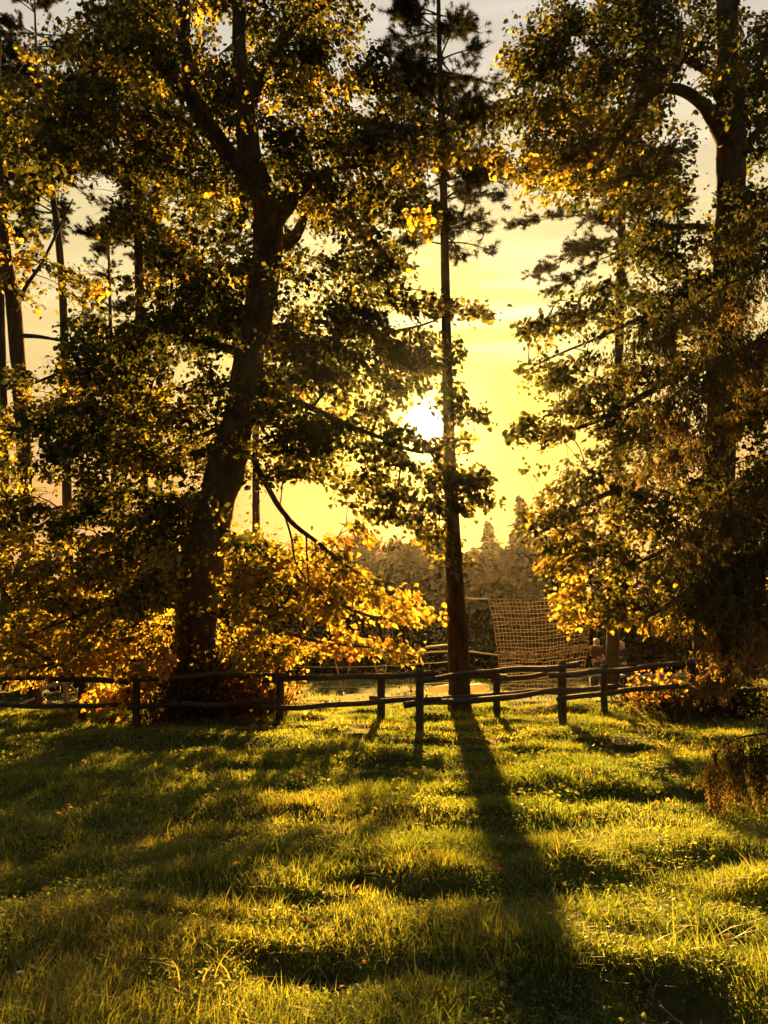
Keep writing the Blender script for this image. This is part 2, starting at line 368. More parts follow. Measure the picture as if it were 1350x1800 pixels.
# broad low weeds (clover, dandelion leaves) between the blades
wm = MB()
LEAF_V = np.array([(0, 0, 0), (-.40, .22, .04), (-.36, .62, .05), (0, 1, -.03), (.36, .62, .05), (.40, .22, .04), (0, .48, 0)], np.float32)
LEAF_4 = np.array([(0, 6, 2, 1), (0, 5, 4, 6)]); LEAF_3 = np.array([(6, 3, 2), (6, 4, 3)])
def leaves(mb, pos, A, Nn, size, tint, lv=LEAF_V):
    n = len(pos)
    A = A/(np.linalg.norm(A, axis=1)[:, None]+1e-9)
    Nn = Nn-A*np.sum(A*Nn, 1)[:, None]; Nn /= np.linalg.norm(Nn, axis=1)[:, None]+1e-9
    B = np.cross(A, Nn)
    fold = 1+rng.random(n)*4
    v = pos[:, None, :]+size[:, None, None]*(lv[None, :, 0:1]*B[:, None, :]+lv[None, :, 1:2]*A[:, None, :]+lv[None, :, 2:3]*fold[:, None, None]*Nn[:, None, :])
    base = np.arange(n)[:, None, None]*len(lv)
    mb.add(v.reshape(-1, 3), (base+LEAF_3[None]).reshape(-1, 3), (base+LEAF_4[None]).reshape(-1, 4), np.repeat(tint, len(lv)))
def weeds(n, y0, y1, s0, s1):
    x, y = scatter(n, y0, y1, 0.6)
    keep = (vnoise(x*1.7, y*1.9, 21) > 0.45) & (rng.random(n) < np.clip(1.2-hollow(x, y)*9, 0.1, 1)); x, y = x[keep], y[keep]; m = len(x)
    a = rng.random(m)*2*math.pi; A = np.stack([np.cos(a), np.sin(a), rng.random(m)*0.9], 1)
    Nn = np.stack([rng.normal(0, .4, m), rng.normal(0, .4, m), np.ones(m)], 1)
    leaves(wm, np.stack([x, y, H(x, y)+0.008+rng.random(m)*0.05], 1), A, Nn, s0+(s1-s0)*rng.random(m)**2, np.clip(0.1+0.5*vnoise(x, y, 22)+0.2*rng.random(m), 0, 1))
weeds(46000, 2.9, 7, 0.014, 0.036)
weeds(36000, 7, 14, 0.025, 0.06)
tag(wm.build('weed_leaves', M_grass, kind='stuff'), 'broad low weed leaves among the lawn grass', 'weeds')

# fallen leaves lying in the grass
fm = MB(); n = 800
x, y = scatter(n, 3, 15, 0.58); a = rng.random(n)*2*math.pi
leaves(fm, np.stack([x, y, H(x, y)+0.03+rng.random(n)*0.05], 1), np.stack([np.cos(a), np.sin(a), rng.normal(0, .3, n)], 1), np.stack([rng.normal(0, .5, n), rng.normal(0, .5, n), np.ones(n)], 1), 0.028+0.034*rng.random(n), 0.66+0.34*rng.random(n))
tag(fm.build('fallen_leaves', M_leaf, kind='stuff'), 'scattered yellow and brown fallen leaves on the grass', 'fallen leaves')

# tufts of longer blades
def tuft(px, py, n, hgt, spread, label, tint0=0.25, wid=0.009):
    c = G(px, py); m = MB()
    x = c[0]+rng.normal(0, spread*0.35, n); y = c[1]+rng.normal(0, spread*0.35, n)
    blades(m, x, y, hgt*(0.5+0.6*rng.random(n)), np.full(n, wid), 5, 1.5, np.clip(tint0+0.4*rng.random(n), 0, 1))
    r_ = thing('grass_tuft', label, 'grass tuft', (c[0], c[1], float(H(c[0], c[1]))), 'long grass tufts')
    m.build('blades', M_grass, r_, kind='stuff')
tuft(1235, 1650, 46, 0.36, 0.30, 'dark tuft of long arching blades in the shade near the lower right corner')
tuft(1340, 1560, 20, 0.34, 0.16, 'thin upright tuft at the right edge above the dark arching tuft', 0.4)
tuft(1135, 1680, 14, 0.24, 0.22, 'sparse pale bent tuft left of the dark arching tuft', 0.5)
tuft(600, 1490, 26, 0.22, 0.16, 'bright tuft standing in the lit patch just left of centre lawn', 0.5)
tuft(535, 1475, 26, 0.26, 0.22, 'bright spiky tuft at the edge of the broad tree shadow', 0.5)
tuft(1000, 1530, 20, 0.24, 0.25, 'curly sunlit tuft right of the long pine shadow', 0.6)
tuft(380, 1730, 26, 0.22, 0.3, 'sunlit yellow tuft at lower left beside the shade edge', 0.55)

# dry twigs
def twig(px, pts, label):
    m = MB(); c = G(*px)
    q = np.array([(c[0]+dx, c[1]+dy, float(H(c[0]+dx, c[1]+dy))+0.045+dz) for dx, dy, dz in pts])
    tube(m, spline(q, 4), np.linspace(0.0055, 0.003, (len(q)-1)*4+1), 5)
    o = m.build('dry_twig', M_straw); tag(o, label, 'twig', 'dry twigs in the grass')
twig((185, 1535), ((-.06, .1, .06), (.0, 0, .02), (.09, -.02, .05), (.05, -.1, .0)), 'forked pale dry twig in the shaded grass at left')
twig((225, 1530), ((-.10, 0, .0), (-.04, .03, .06), (.05, 0, .03), (.12, .03, .06)), 'curled pale stalk beside the forked dry twig')
twig((325, 1527), ((-.13, -.05, .0), (0, .02, .06), (.14, -.03, .03), (.2, -.08, 0)), 'bowed pale twig arching over shaded grass')
twig((555, 1685), ((-.09, .0, .02), (0, .03, .07), (.1, -.05, .0)), 'short pale stalk over the dark bare hollow')
twig((1210, 1770), ((-.10, .08, .07), (0, 0, .04), (.1, -.07, .0)), 'pale stalk lying over the bare soil in the lower right corner')
# one small white flower
c = G(30, 1772); m = MB(); z0 = float(H(c[0], c[1]))
fl = thing('daisy', 'single white daisy in the lower left corner of the lawn', 'flower', (c[0], c[1], z0))
tube(m, [(c[0], c[1], z0), (c[0]+.01, c[1], z0+.06), (c[0], c[1], z0+.115)], 0.002, 4); m.build('stem', M_grass, fl)
m = MB(); k = 14; a = np.arange(k)*2*math.pi/k
leaves(m, np.tile((c[0], c[1], z0+.115), (k, 1)), np.stack([np.cos(a), np.sin(a), np.full(k, .55)], 1), np.tile((0, 0, 1.), (k, 1)), np.full(k, 0.018), np.full(k, .5))
m.build('petals', M_stone, fl, kind='stuff')

# ------------------------------------------------------------------ far trees and undergrowth
def far_conifer(hh, seed):
    r_ = np.random.default_rng(seed); m = MB(); pos = []; A = []; sz = []
    for k in range(26):
        z = hh*(0.06+0.92*(k/25)**0.9); rr = hh*0.25*(1-z/hh)**0.85*(0.75+0.5*r_.random())+0.06
        nb = 7+int(9*(1-k/25))
        for j in range(nb):
            a = r_.random()*6.283; L_ = rr*(0.55+0.6*r_.random())
            for s in np.linspace(0.15, 1, 7):
                pos.append((math.cos(a)*L_*s+r_.normal(0, .06), math.sin(a)*L_*s+r_.normal(0, .06), z-L_*0.35*s+r_.normal(0, .08)))
                A.append((math.cos(a)+r_.normal(0, .5), math.sin(a)+r_.normal(0, .5), -0.25+r_.normal(0, .3))); sz.append((0.40+0.45*r_.random())*(1-.6*k/25))
    n_ = len(pos); leaves(m, np.array(pos), np.array(A), r_.normal(0, .5, (n_, 3))+(0, 0, .8), np.array(sz), np.clip(r_.normal(.35, .2, n_), 0, 1))
    t_ = MB(); tube(t_, [(0, 0, -.3), (0, 0, hh*.5), (0, 0, hh*.97)], [hh*.018, hh*.011, .02], 6)
    return m.mesh('crown', M_far), t_.mesh('trunk', M_pbark)
def far_broad(hh, seed):
    r_ = np.random.default_rng(seed); m = MB(); t_ = MB()
    tube(t_, [(0, 0, -.3), (.1, 0, hh*.4), (0, .1, hh*.75)], [hh*.025, hh*.018, .05], 6)
    pos = []
    for k in range(90):
        u = r_.normal(0, 1, 3); u /= np.linalg.norm(u); q = u*np.array((.26, .26, .34))*hh*r_.random()**.4+(0, 0, hh*.62)
        tube(t_, [(0, 0, hh*.35), q*(.5, .5, 1)-(0, 0, .3), q], [.05, .03, .01], 3, cap=False)
        pos.append(q+r_.normal(0, 1, (34, 3))*(.5, .5, .3))
    pos = np.concatenate(pos); n_ = len(pos)
    leaves(m, pos, r_.normal(0, 1, (n_, 3))+(0, 0, -.4), r_.normal(0, .5, (n_, 3))+(0, 0, .6),   .30+.35*r_.random(n_), np.clip(r_.normal(.55, .22, n_), 0, 1))
    return m.mesh('crown', M_far), t_.mesh('trunk', M_bark)
CON = [far_conifer(10, s) for s in (1, 2, 3)]; BRO = [far_broad(9, s) for s in (4, 5, 6)]
def far_tree(x, y, hh, kind, label, seedrot, group):
    src = CON if kind == 'c' else BRO; cm, tm = src[seedrot % 3]; k = hh/(10 if kind == 'c' else 9)
    r_ = thing('conifer' if kind == 'c' else 'broadleaf_tree', label, 'tree', (x, y, float(H(x, y))), group)
    r_.rotation_euler = (0, 0, seedrot*1.7); r_.scale = (k*(.9+.25*((seedrot*37) % 10)/10), k*(.9+.25*((seedrot*37) % 10)/10), k)
    for nm, me in (('trunk', tm), ('crown', cm)):
        o = bpy.data.objects.new(nm, me); COL.objects.link(o); o.parent = r_
        if nm == 'crown': o['kind'] = 'stuff'
def top_h(px_y, D, x): return P(675, px_y, D)[2]-float(H(x, D))
D_ = 66
x_ = P(915, 880, D_)[0]; far_tree(x_, D_, top_h(872, D_, x_), 'c', 'tallest pointed conifer of the far treeline, against the yellow sky', 0, None)
x_ = P(858, 900, 70)[0]; far_tree(x_, 70, top_h(918, 70, x_), 'c', 'second pointed conifer top just left of the tallest far conifer', 1, None)
for k, (px, yt, dd) in enumerate(((690, 950, 60), (725, 962, 56), (652, 958, 62), (760, 940, 64), (610, 968, 58), (565, 960, 63))):
    x_ = P(px, 900, dd)[0]; far_tree(x_, dd, top_h(yt, dd, x_), 'c' if k % 3 else 'b', 'dark conifer in the hazy treeline beyond the lawn' if k % 3 else 'rounded dark tree in the hazy treeline beyond the lawn', k+3, 'conifers of the far treeline' if k % 3 else 'rounded trees of the far treeline')
rr = np.random.default_rng(77)
for row, (D_, n_, ylo, yhi) in enumerate(((42, 29, 985, 1050), (54, 34, 945, 990), (70, 36, 925, 965))):
    for k in range(n_):
        px = -420+2190*(k+0.5+rr.uniform(-.4, .4))/n_; dd = D_+rr.uniform(-5, 5); x_ = P(px, 900, dd)[0]
        yt = rr.uniform(ylo, yhi)+(38 if px < 430 else 0); kd = 'c' if rr.random() < (.35, .55, .75)[row] else 'b'
        lab = ('dark conifer in the hazy treeline beyond the lawn' if kd == 'c' else 'rounded dark tree in the hazy treeline beyond the lawn')
        far_tree(x_, dd, max(top_h(yt, dd, x_), 4), kd, lab, int(rr.integers(0, 99)), 'conifers of the far treeline' if kd == 'c' else 'rounded trees of the far treeline')
um = MB()
n_ = 36000; x = rr.uniform(-36, 36, n_); y = 34+rr.random(n_)*8; hm = 0.5+2.6*vnoise(x*.35, y*.3, 31)*smoothstep(33.5, 37, y)
z = H(x, y)+hm*rr.random(n_)**.8
leaves(um, np.stack([x, y, z], 1), rr.normal(0, 1, (n_, 3)), rr.normal(0, 1, (n_, 3))+(0, 0, .5), .12+.2*rr.random(n_), np.clip(rr.normal(.45, .25, n_), 0, 1))
tag(um.build('undergrowth', M_far, kind='stuff'), 'dark tangled undergrowth along the far edge of the lawn', 'undergrowth')

# ------------------------------------------------------------------ trees
# openings in the crowns through which the sky or the far wood shows: x, y, rx, ry, strength
GAPS = [(752, 749, 19, 17, 1.0), (112, 1228, 30, 32, .92), (100, 1167, 24, 11, .9), (1056, 1127, 26, 16, 1.0), (1100, 1135, 20, 18, 1.0), (855, 430, 48, 40, 1.0), (872, 500, 46, 34, 1.0), (862, 615, 48, 55, 1.0), (888, 690, 26, 60, 1.0), (835, 670, 26, 26, 1.0), (862, 785, 30, 26, .95), (815, 745, 14, 14, .8), (905, 855, 50, 28, .95),
        (900, 470, 40, 50, .85), (1000, 395, 50, 22, .85), (1000, 460, 40, 16, .8), (930, 540, 30, 30, .6), (640, 180, 26, 26, .8), (590, 100, 22, 30, .75), (625, 85, 22, 22, .75), (400, 60, 16, 26, .85), (860, 40, 26, 55, .95),
        (870, 130, 26, 22, .8), (905, 60, 20, 30, .7), (905, 240, 22, 30, .7), (880, 330, 34, 22, .8), (165, 345, 44, 42, .95), (195, 462, 50, 24, .9), (75, 620, 30, 55, .9), (90, 690, 36, 20, .7), (8, 600, 10, 50, .9), (305, 500, 18, 12, .6),
        (262, 330, 10, 16, .6), (300, 360, 14, 12, .5), (420, 440, 12, 26, .5), (540, 470, 30, 14, .6), (560, 430, 22, 12, .5), (610, 600, 16, 14, .5), (540, 870, 50, 22, .9), (592, 915, 36, 26, .9), (448, 838, 9, 20, .8),
        (98, 872, 34, 20, .9), (165, 930, 40, 14, .85), (50, 800, 30, 18, .75), (300, 850, 40, 20, .6), (200, 830, 40, 16, .6), (60, 945, 34, 12, .6), (30, 60, 30, 26, .7), (95, 75, 26, 20, .7), (120, 120, 20, 18, .5), (20, 320, 14, 20, .6),
        (190, 260, 22, 18, .5), (640, 690, 30, 12, .7), (700, 560, 28, 18, .65), (735, 490, 34, 26, .7), (680, 500, 30, 16, .5), (735, 800, 26, 14, .7), (690, 830, 36, 12, .6), (730, 870, 30, 12, .6), (600, 850, 30, 10, .55), (640, 760, 30, 10, .5),
        (1230, 255, 16, 26, .8), (1190, 270, 20, 16, .6), (1320, 60, 22, 26, .6), (1325, 240, 14, 24, .6), (1220, 465, 22, 12, .6), (1170, 380, 24, 14, .6), (1025, 520, 30, 12, .5), (1000, 600, 30, 9, .5), (990, 690, 36, 9, .6), (960, 690, 26, 16, .7), (1080, 630, 26, 9, .5), (1000, 790, 40, 10, .75), (955, 720, 24, 10, .6),
        (1250, 960, 1, 1, 0), (830, 1100, 42, 70, .95), (900, 1090, 60, 40, .95), (900, 1000, 44, 40, .9), (690, 1000, 60, 16, .75), (690, 1108, 70, 10, .8), (590, 1180, 120, 22, .97), (780, 1160, 60, 26, .97), (920, 1140, 70, 60, .97), (1075, 1143, 85, 36, .99), (1180, 1150, 60, 26, .95), (560, 1090, 80, 10, .4)]
GA = np.array(GAPS)
def carve(p, soft=1.0):
    """which leaves stay"""
    x, y = proj(p); x = x+14*(vnoise(x*.05, y*.05, 41)-.5); y = y+14*(vnoise(x*.05, y*.05, 42)-.5)
    pr = np.zeros(len(p))
    for gx_, gy_, rx, ry, s in GAPS:
        if s: pr = np.maximum(pr, s*(1-smoothstep(0.75, 1.2, np.sqrt(((x-gx_)/rx)**2+((y-gy_)/ry)**2))))
    return rng.random(len(p)) >= pr*soft

def limb(mb, pts, D, rough=0.10, n=12, per=5, seed=1, samples=None, dD=0.0):
    """pts: (photo x, photo y, width in photo px, optional depth offset)"""
    q = []
    for t_ in pts:
        d = D+(t_[3] if len(t_) > 3 else 0); p = P(t_[0], t_[1], d); q.append((*p, t_[2]/2/FPX*d))
    s = spline(np.array(q), per)
    tube(mb, s[:, :3], s[:, 3], n, rough=rough, seed=seed)
    if samples is not None: samples.append(s)
    return s

LEAF_ME = {}
def single_leaves(loose, root, cap=290):
    # the leaves that show largest, each an object of its own; they share a few meshes
    loose.sort(key=lambda q: -q[3]); hi = loose[:cap]
    for p, A_, N_, z_, t_ in hi:
        b_ = int(round(t_*8))
        if b_ not in LEAF_ME:
            m = MB(); m.add(LEAF_V*np.array((1, 1, 2.5), np.float32), LEAF_3, LEAF_4, b_/8); LEAF_ME[b_] = m.mesh('leaf', M_leaf)
        A_ = Vector(A_).normalized(); N_ = Vector(N_); N_ = (N_-A_*A_.dot(N_)).normalized(); B_ = A_.cross(N_)
        o = bpy.data.objects.new('leaf', LEAF_ME[b_]); COL.objects.link(o); o.parent = root
        M = Matrix((B_, A_, N_)).transposed(); o.rotation_euler = M.to_euler(); o.scale = (z_, z_, z_); o.location = Vector(p)-root.location
    return loose[cap:]
def frontpx(ss):
    q = np.concatenate(ss); x, y = proj(q[:, :3]); w = np.maximum(q[:, 3]/q[:, 1]*FPX, 9); k = (y < 1190) & (y > -40)
    return np.stack([x, y, w*1.15], 1)[k]

def crown(samples, regions, D, leaf, lm, bm, per_clump=44, dens=1.0, seed=0, spread=1.0, front=None, keepgaps=1.0, single=None):
    rg = np.random.default_rng(seed)
    cen = []; tin = []
    sx = float(np.mean([s[:, 0].mean() for s in samples]))
    for (cx, cy_, rx, ry, tm, *rest) in regions:
        dd = rest[0] if rest else 2.6; dn = rest[1] if len(rest) > 1 else 1.0
        k = max(3, int(dens*dn*math.pi*rx*ry/720))
        a = rg.random(k)*6.283; r_ = np.sqrt(rg.random(k))
        for j in range(k):
            p = P(cx+rx*r_[j]*math.cos(a[j]), cy_+ry*r_[j]*math.sin(a[j]), D+dd*rg.uniform(-1, 1))
            if p[2] < 0.35: continue
            cen.append(p); tin.append(tm+(.28 if tm < .4 and rg.random() < .13 else 0))
    cen = np.array(cen); tin = np.array(tin)
    keep = carve(cen, .8*keepgaps); cen, tin = cen[keep], tin[keep]
    lim = np.concatenate(samples); nodes = list(lim[:, :3])
    # connect each clump to the nearest limb or clump already joined: a branching skeleton
    d0 = np.array([np.min(np.linalg.norm(lim[:, :3]-c, axis=1)) for c in cen]); order = np.argsort(d0)
    nl = len(nodes); arr = np.vstack([lim[:, :3], cen[order]]); dist0 = np.concatenate([np.zeros(nl), d0[order]])
    par = np.full(len(arr), -1); cnt = np.ones(len(arr))
    for k in range(nl, len(arr)):
        df = arr[:k]-arr[k]; dd = np.linalg.norm(df*(1, 1, 1.25), axis=1)+0.35*np.maximum(df[:, 2], 0)+0.25*dist0[:k]
        par[k] = int(np.argmin(dd))
    for k in range(len(arr)-1, nl-1, -1):
        if par[k] >= nl: cnt[par[k]] += cnt[k]
    for k in range(nl, len(arr)):
        a, b = arr[par[k]], arr[k]; L_ = np.linalg.norm(b-a); r0 = min(0.0065*cnt[k]**.5+.003, .07)
        mid = (a+b)/2+rg.normal(0, .07, 3)*L_+(0, 0, .10*L_)
        tube(bm, [a, a*.3+mid*.7-(0, 0, .02*L_), b*.35+mid*.65, b], [r0, r0*.85, r0*.7, max(r0*.5, .003)], 4 if r0 < .02 else 6, cap=False)
    loose = []
    for k in range(nl, len(arr)):
        c = arr[k]; tm = tin[order[k-nl]]
        out = c-np.array((sx, D, c[2])); out /= np.linalg.norm(out)+1e-6
        ax = out*0.8+rg.normal(0, .55, 3)*(1, 1, .15); ax[2] -= .10+.12*rg.random(); ax /= np.linalg.norm(ax)
        side = np.cross(ax, (0, 0, 1)); side /= np.linalg.norm(side); up = np.cross(side, ax)
        L_ = (0.55+.6*rg.random())*spread; n_ = int(per_clump*(0.6+.8*rg.random()))
        s = rg.random(n_); w = L_*0.42*np.sin(np.clip(s*.85+.12, 0, 1)*math.pi)**.8
        lat = (rg.random(n_)*2-1)*w
        pos = c+np.outer((s-.45)*L_, ax)+np.outer(lat, side)+np.outer(rg.normal(-.02, .075, n_)*spread-0.10*s*s*L_, up)
        pos = pos+rg.normal(0, .17, (n_, 3))*(rg.random(n_) < .22)[:, None]*spread
        kp = carve(pos, keepgaps)
        if front is not None:
            lx, ly = proj(pos); near_ = pos[:, 1] < D+.3
            dq = np.min(np.hypot(lx[:, None]-front[None, :, 0], ly[:, None]-front[None, :, 1])/front[None, :, 2], axis=1)
            kp &= ~((dq < .75) & near_ & (rg.random(len(pos)) < .8))
        pos = pos[kp]; s = s[kp]; lat = lat[kp]; n_ = len(pos)
        if n_ == 0: continue
        A = ax*0.55+np.outer(np.sign(lat)*.6, side)+rg.normal(0, .45, (n_, 3))+(0, 0, -.55)
        Nn = rg.normal(0, .55, (n_, 3))+(0, 0, .75)
        ti = np.clip(tm+rg.normal(0, .09)+rg.normal(0, .10, n_), 0, 1)
        sz_ = leaf*(.5+.85*rg.random(n_))
        if single is not None and c[1] < D-.4 and single[1](*proj(c)):
            pick = rg.random(n_) < single[2]
            for q_ in np.nonzero(pick)[0]: loose.append((pos[q_], A[q_], Nn[q_], sz_[q_], ti[q_]))
            k_ = ~pick; pos, A, Nn, sz_, ti = pos[k_], A[k_], Nn[k_], sz_[k_], ti[k_]
        leaves(lm, pos, A, Nn, sz_, ti)
        # twigs
        e = c+ax*L_*.5-up*.06*L_
        tube(bm, [c-ax*L_*.4, c, e], [.006, .005, .002], 3, cap=False)
        for j in range(4):
            b0 = c+ax*L_*rg.uniform(-.35, .3); sg = -1 if j % 2 else 1
            tube(bm, [b0, b0+side*sg*L_*.18+ax*.12*L_, b0+side*sg*L_*.34+ax*.2*L_-up*.03], [.004, .003, .0015], 3, cap=False)
    if single is not None and loose:
        rest = single_leaves(loose, single[0])
        if rest: leaves(lm, np.array([q[0] for q in rest]), np.array([q[1] for q in rest]), np.array([q[2] for q in rest]), np.array([q[3] for q in rest]), np.array([q[4] for q in rest]))
        print('single leaves', len(loose))

# --- the big leaning lime left of the middle
D1 = 16.2
lime = thing('lime_tree', 'largest tree, thick leaning burled trunk behind the fence with golden low branches', 'tree', tuple(G(348, 1263)*(1, 1, 0)+np.array((0, 0.2, 0))))
tm_ = MB(); sm = []
limb(tm_, [(345, 1285, 110), (347, 1235, 92), (346, 1180, 78), (345, 1110, 70), (346, 1060, 68), (345, 1025, 82), (352, 1000, 78), (364, 950, 66), (380, 890, 62), (396, 830, 60), (412, 770, 58), (425, 710, 52), (436, 650, 50), (446, 590, 50), (458, 530, 52), (468, 470, 54), (474, 410, 54), (468, 360, 52), (452, 315, 50), (438, 275, 46), (434, 230, 40), (430, 180, 36), (424, 120, 30), (420, 60, 26), (422, -20, 24), (430, -120, 18), (436, -240, 10)], D1, .13, 18, 4, 3, sm)
limb(tm_, [(452, 315, 40), (428, 295, 36), (402, 270, 34), (374, 232, 34), (350, 200, 33), (336, 160, 31), (328, 110, 28), (322, 50, 26), (326, -20, 23), (318, -120, 16), (300, -200, 8)], D1-.25, .1, 12, 4, 5, sm)
limb(tm_, [(432, 200, 30), (448, 160, 28), (468, 118, 26), (498, 70, 24), (540, 26, 22), (590, -10, 19), (650, -60, 14), (700, -130, 8)], D1+.2, .1, 10, 4, 6, sm)
limb(tm_, [(474, 410, 34), (496, 375, 32), (520, 345, 28), (552, 315, 22), (590, 300, 18), (640, 285, 14), (700, 262, 10), (770, 235, 5)], D1-.6, .1, 10, 4, 7, sm)
limb(tm_, [(478, 430, 20), (510, 425, 22), (528, 398, 20), (540, 360, 17), (556, 330, 12)], D1+.4, .1, 8, 4, 8, sm)
limb(tm_, [(560, 345, 14), (585, 372, 13), (620, 400, 11), (665, 440, 9), (700, 470, 5)], D1-.9, .08, 8, 4, 9, sm)
limb(tm_, [(402, 275, 16), (380, 285, 14), (350, 268, 13), (315, 250, 11), (280, 245, 6)], D1-.5, .08, 7, 4, 10, sm)
limb(tm_, [(340, 175, 14), (310, 160, 12), (270, 135, 10), (230, 120, 7), (190, 120, 4)], D1-.5, .08, 7, 4, 11, sm)
limb(tm_, [(444, 800, 14), (455, 828, 12), (470, 855, 11), (492, 893, 10, -.5), (520, 925, 9, -.8), (560, 955, 8, -1.1), (602, 990, 7, -1.4), (645, 1015, 5, -1.6), (700, 1030, 3, -1.8)], D1, .08, 7, 4, 12, sm)
limb(tm_, [(430, 690, 22), (470, 690, 16), (530, 710, 13, -.5), (600, 742, 11, -1), (670, 770, 8, -1.2), (740, 795, 6, -1.4), (800, 775, 4, -1.5), (835, 772, 2, -1.5)], D1, .08, 7, 4, 13, sm)
limb(tm_, [(446, 590, 18), (500, 572, 11, .5), (570, 566, 8, .9), (650, 585, 6, 1.1), (740, 572, 4, 1.2), (800, 545, 2, 1.2)], D1, .08, 7, 4, 14, sm)
limb(tm_, [(430, 720, 16), (385, 752, 11, .4), (310, 790, 8, .9), (240, 850, 6.5, 1.2), (160, 870, 5, 1.5), (60, 930, 3.5, 1.6), (-40, 990, 2, 1.6)], D1, .08, 7, 4, 15, sm)
limb(tm_, [(440, 630, 20), (390, 610, 15, .3), (310, 600, 12, .8), (220, 620, 9, 1.2), (120, 650, 6, 1.3), (20, 690, 3, 1.3)], D1, .08, 7, 4, 16, sm)
limb(tm_, [(360, 960, 22), (320, 975, 14, -.5), (270, 1010, 10, -1), (210, 1050, 8, -1.4), (130, 1085, 6, -1.7), (40, 1120, 4, -1.9)], D1, .08, 7, 4, 17, sm)
limb(tm_, [(372, 930, 20), (420, 945, 13, -.5), (480, 985, 10, -1.0), (560, 1040, 8, -1.5), (640, 1080, 6, -1.8), (740, 1100, 3, -2)], D1, .08, 7, 4, 18, sm)
limb(tm_, [(350, 1080, 18), (400, 1075, 11, -.6), (470, 1100, 8, -1.2), (560, 1128, 6, -1.7), (650, 1138, 4, -2), (735, 1155, 2, -2.1)], D1, .08, 7, 4, 19, sm)
limb(tm_, [(500, 905, 5, -.5), (512, 945, 4, -.6), (520, 990, 3.5, -.7), (545, 1030, 3, -.8), (550, 1060, 2, -.8)], D1, .05, 5, 4, 20)
limb(tm_, [(538, 935, 4, -.6), (540, 990, 3.2, -.7), (543, 1030, 2.6, -.8)], D1, .05, 5, 4, 21)
tm_.build('trunk', M_bark, lime, smooth=True)
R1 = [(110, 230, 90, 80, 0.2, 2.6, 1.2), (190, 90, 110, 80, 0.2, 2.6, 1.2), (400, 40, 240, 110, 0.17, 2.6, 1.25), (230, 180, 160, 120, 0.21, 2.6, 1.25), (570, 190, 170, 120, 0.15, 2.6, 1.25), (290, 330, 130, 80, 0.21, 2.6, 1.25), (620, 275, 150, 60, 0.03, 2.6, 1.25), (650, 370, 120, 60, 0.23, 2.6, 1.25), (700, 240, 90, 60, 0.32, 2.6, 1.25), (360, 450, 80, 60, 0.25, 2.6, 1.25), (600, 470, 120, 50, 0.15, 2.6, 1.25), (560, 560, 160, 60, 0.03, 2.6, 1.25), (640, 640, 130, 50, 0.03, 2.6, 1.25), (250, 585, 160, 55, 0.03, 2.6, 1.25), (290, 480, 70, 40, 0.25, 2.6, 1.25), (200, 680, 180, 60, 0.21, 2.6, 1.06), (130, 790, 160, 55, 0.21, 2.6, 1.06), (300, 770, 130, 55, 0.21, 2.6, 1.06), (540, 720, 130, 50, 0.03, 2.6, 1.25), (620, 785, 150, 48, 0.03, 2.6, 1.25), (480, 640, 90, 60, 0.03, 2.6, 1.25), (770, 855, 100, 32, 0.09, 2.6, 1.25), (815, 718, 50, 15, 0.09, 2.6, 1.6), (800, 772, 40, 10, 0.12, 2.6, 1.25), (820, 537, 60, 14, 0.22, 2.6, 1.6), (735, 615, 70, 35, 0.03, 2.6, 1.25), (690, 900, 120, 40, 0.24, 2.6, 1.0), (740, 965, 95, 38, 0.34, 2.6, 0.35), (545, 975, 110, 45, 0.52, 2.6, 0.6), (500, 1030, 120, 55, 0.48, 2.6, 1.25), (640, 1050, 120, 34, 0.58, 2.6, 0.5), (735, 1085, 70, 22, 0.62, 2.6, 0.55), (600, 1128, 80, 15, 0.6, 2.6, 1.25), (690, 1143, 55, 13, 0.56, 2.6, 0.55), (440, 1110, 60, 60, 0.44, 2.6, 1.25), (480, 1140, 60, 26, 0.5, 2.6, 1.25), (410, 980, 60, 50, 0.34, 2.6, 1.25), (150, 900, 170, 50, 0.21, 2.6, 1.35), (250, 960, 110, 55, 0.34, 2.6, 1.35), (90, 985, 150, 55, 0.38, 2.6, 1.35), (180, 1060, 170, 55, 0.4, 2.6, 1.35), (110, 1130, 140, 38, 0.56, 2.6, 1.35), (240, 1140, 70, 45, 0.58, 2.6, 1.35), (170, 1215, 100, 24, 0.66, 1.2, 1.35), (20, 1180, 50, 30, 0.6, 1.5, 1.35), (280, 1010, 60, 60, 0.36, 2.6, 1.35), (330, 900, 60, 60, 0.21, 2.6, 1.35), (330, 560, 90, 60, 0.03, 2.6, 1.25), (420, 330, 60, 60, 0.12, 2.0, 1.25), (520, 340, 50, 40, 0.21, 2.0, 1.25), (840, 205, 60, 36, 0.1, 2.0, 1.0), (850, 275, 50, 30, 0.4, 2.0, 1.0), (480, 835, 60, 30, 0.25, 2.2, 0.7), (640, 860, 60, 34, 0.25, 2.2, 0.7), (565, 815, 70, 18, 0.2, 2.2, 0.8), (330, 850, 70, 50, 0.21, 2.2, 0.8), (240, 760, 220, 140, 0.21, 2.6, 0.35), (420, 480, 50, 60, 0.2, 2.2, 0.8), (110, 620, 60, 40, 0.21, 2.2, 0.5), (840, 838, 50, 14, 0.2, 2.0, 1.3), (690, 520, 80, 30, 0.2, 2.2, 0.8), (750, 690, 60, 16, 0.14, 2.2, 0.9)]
lm_ = MB(); bm_ = MB()
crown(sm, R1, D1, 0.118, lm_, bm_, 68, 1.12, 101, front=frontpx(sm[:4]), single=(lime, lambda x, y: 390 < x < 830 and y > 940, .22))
bm_.build('branches', M_bark, lime, kind='stuff'); lm_.build('crown', M_leaf, lime, kind='stuff')

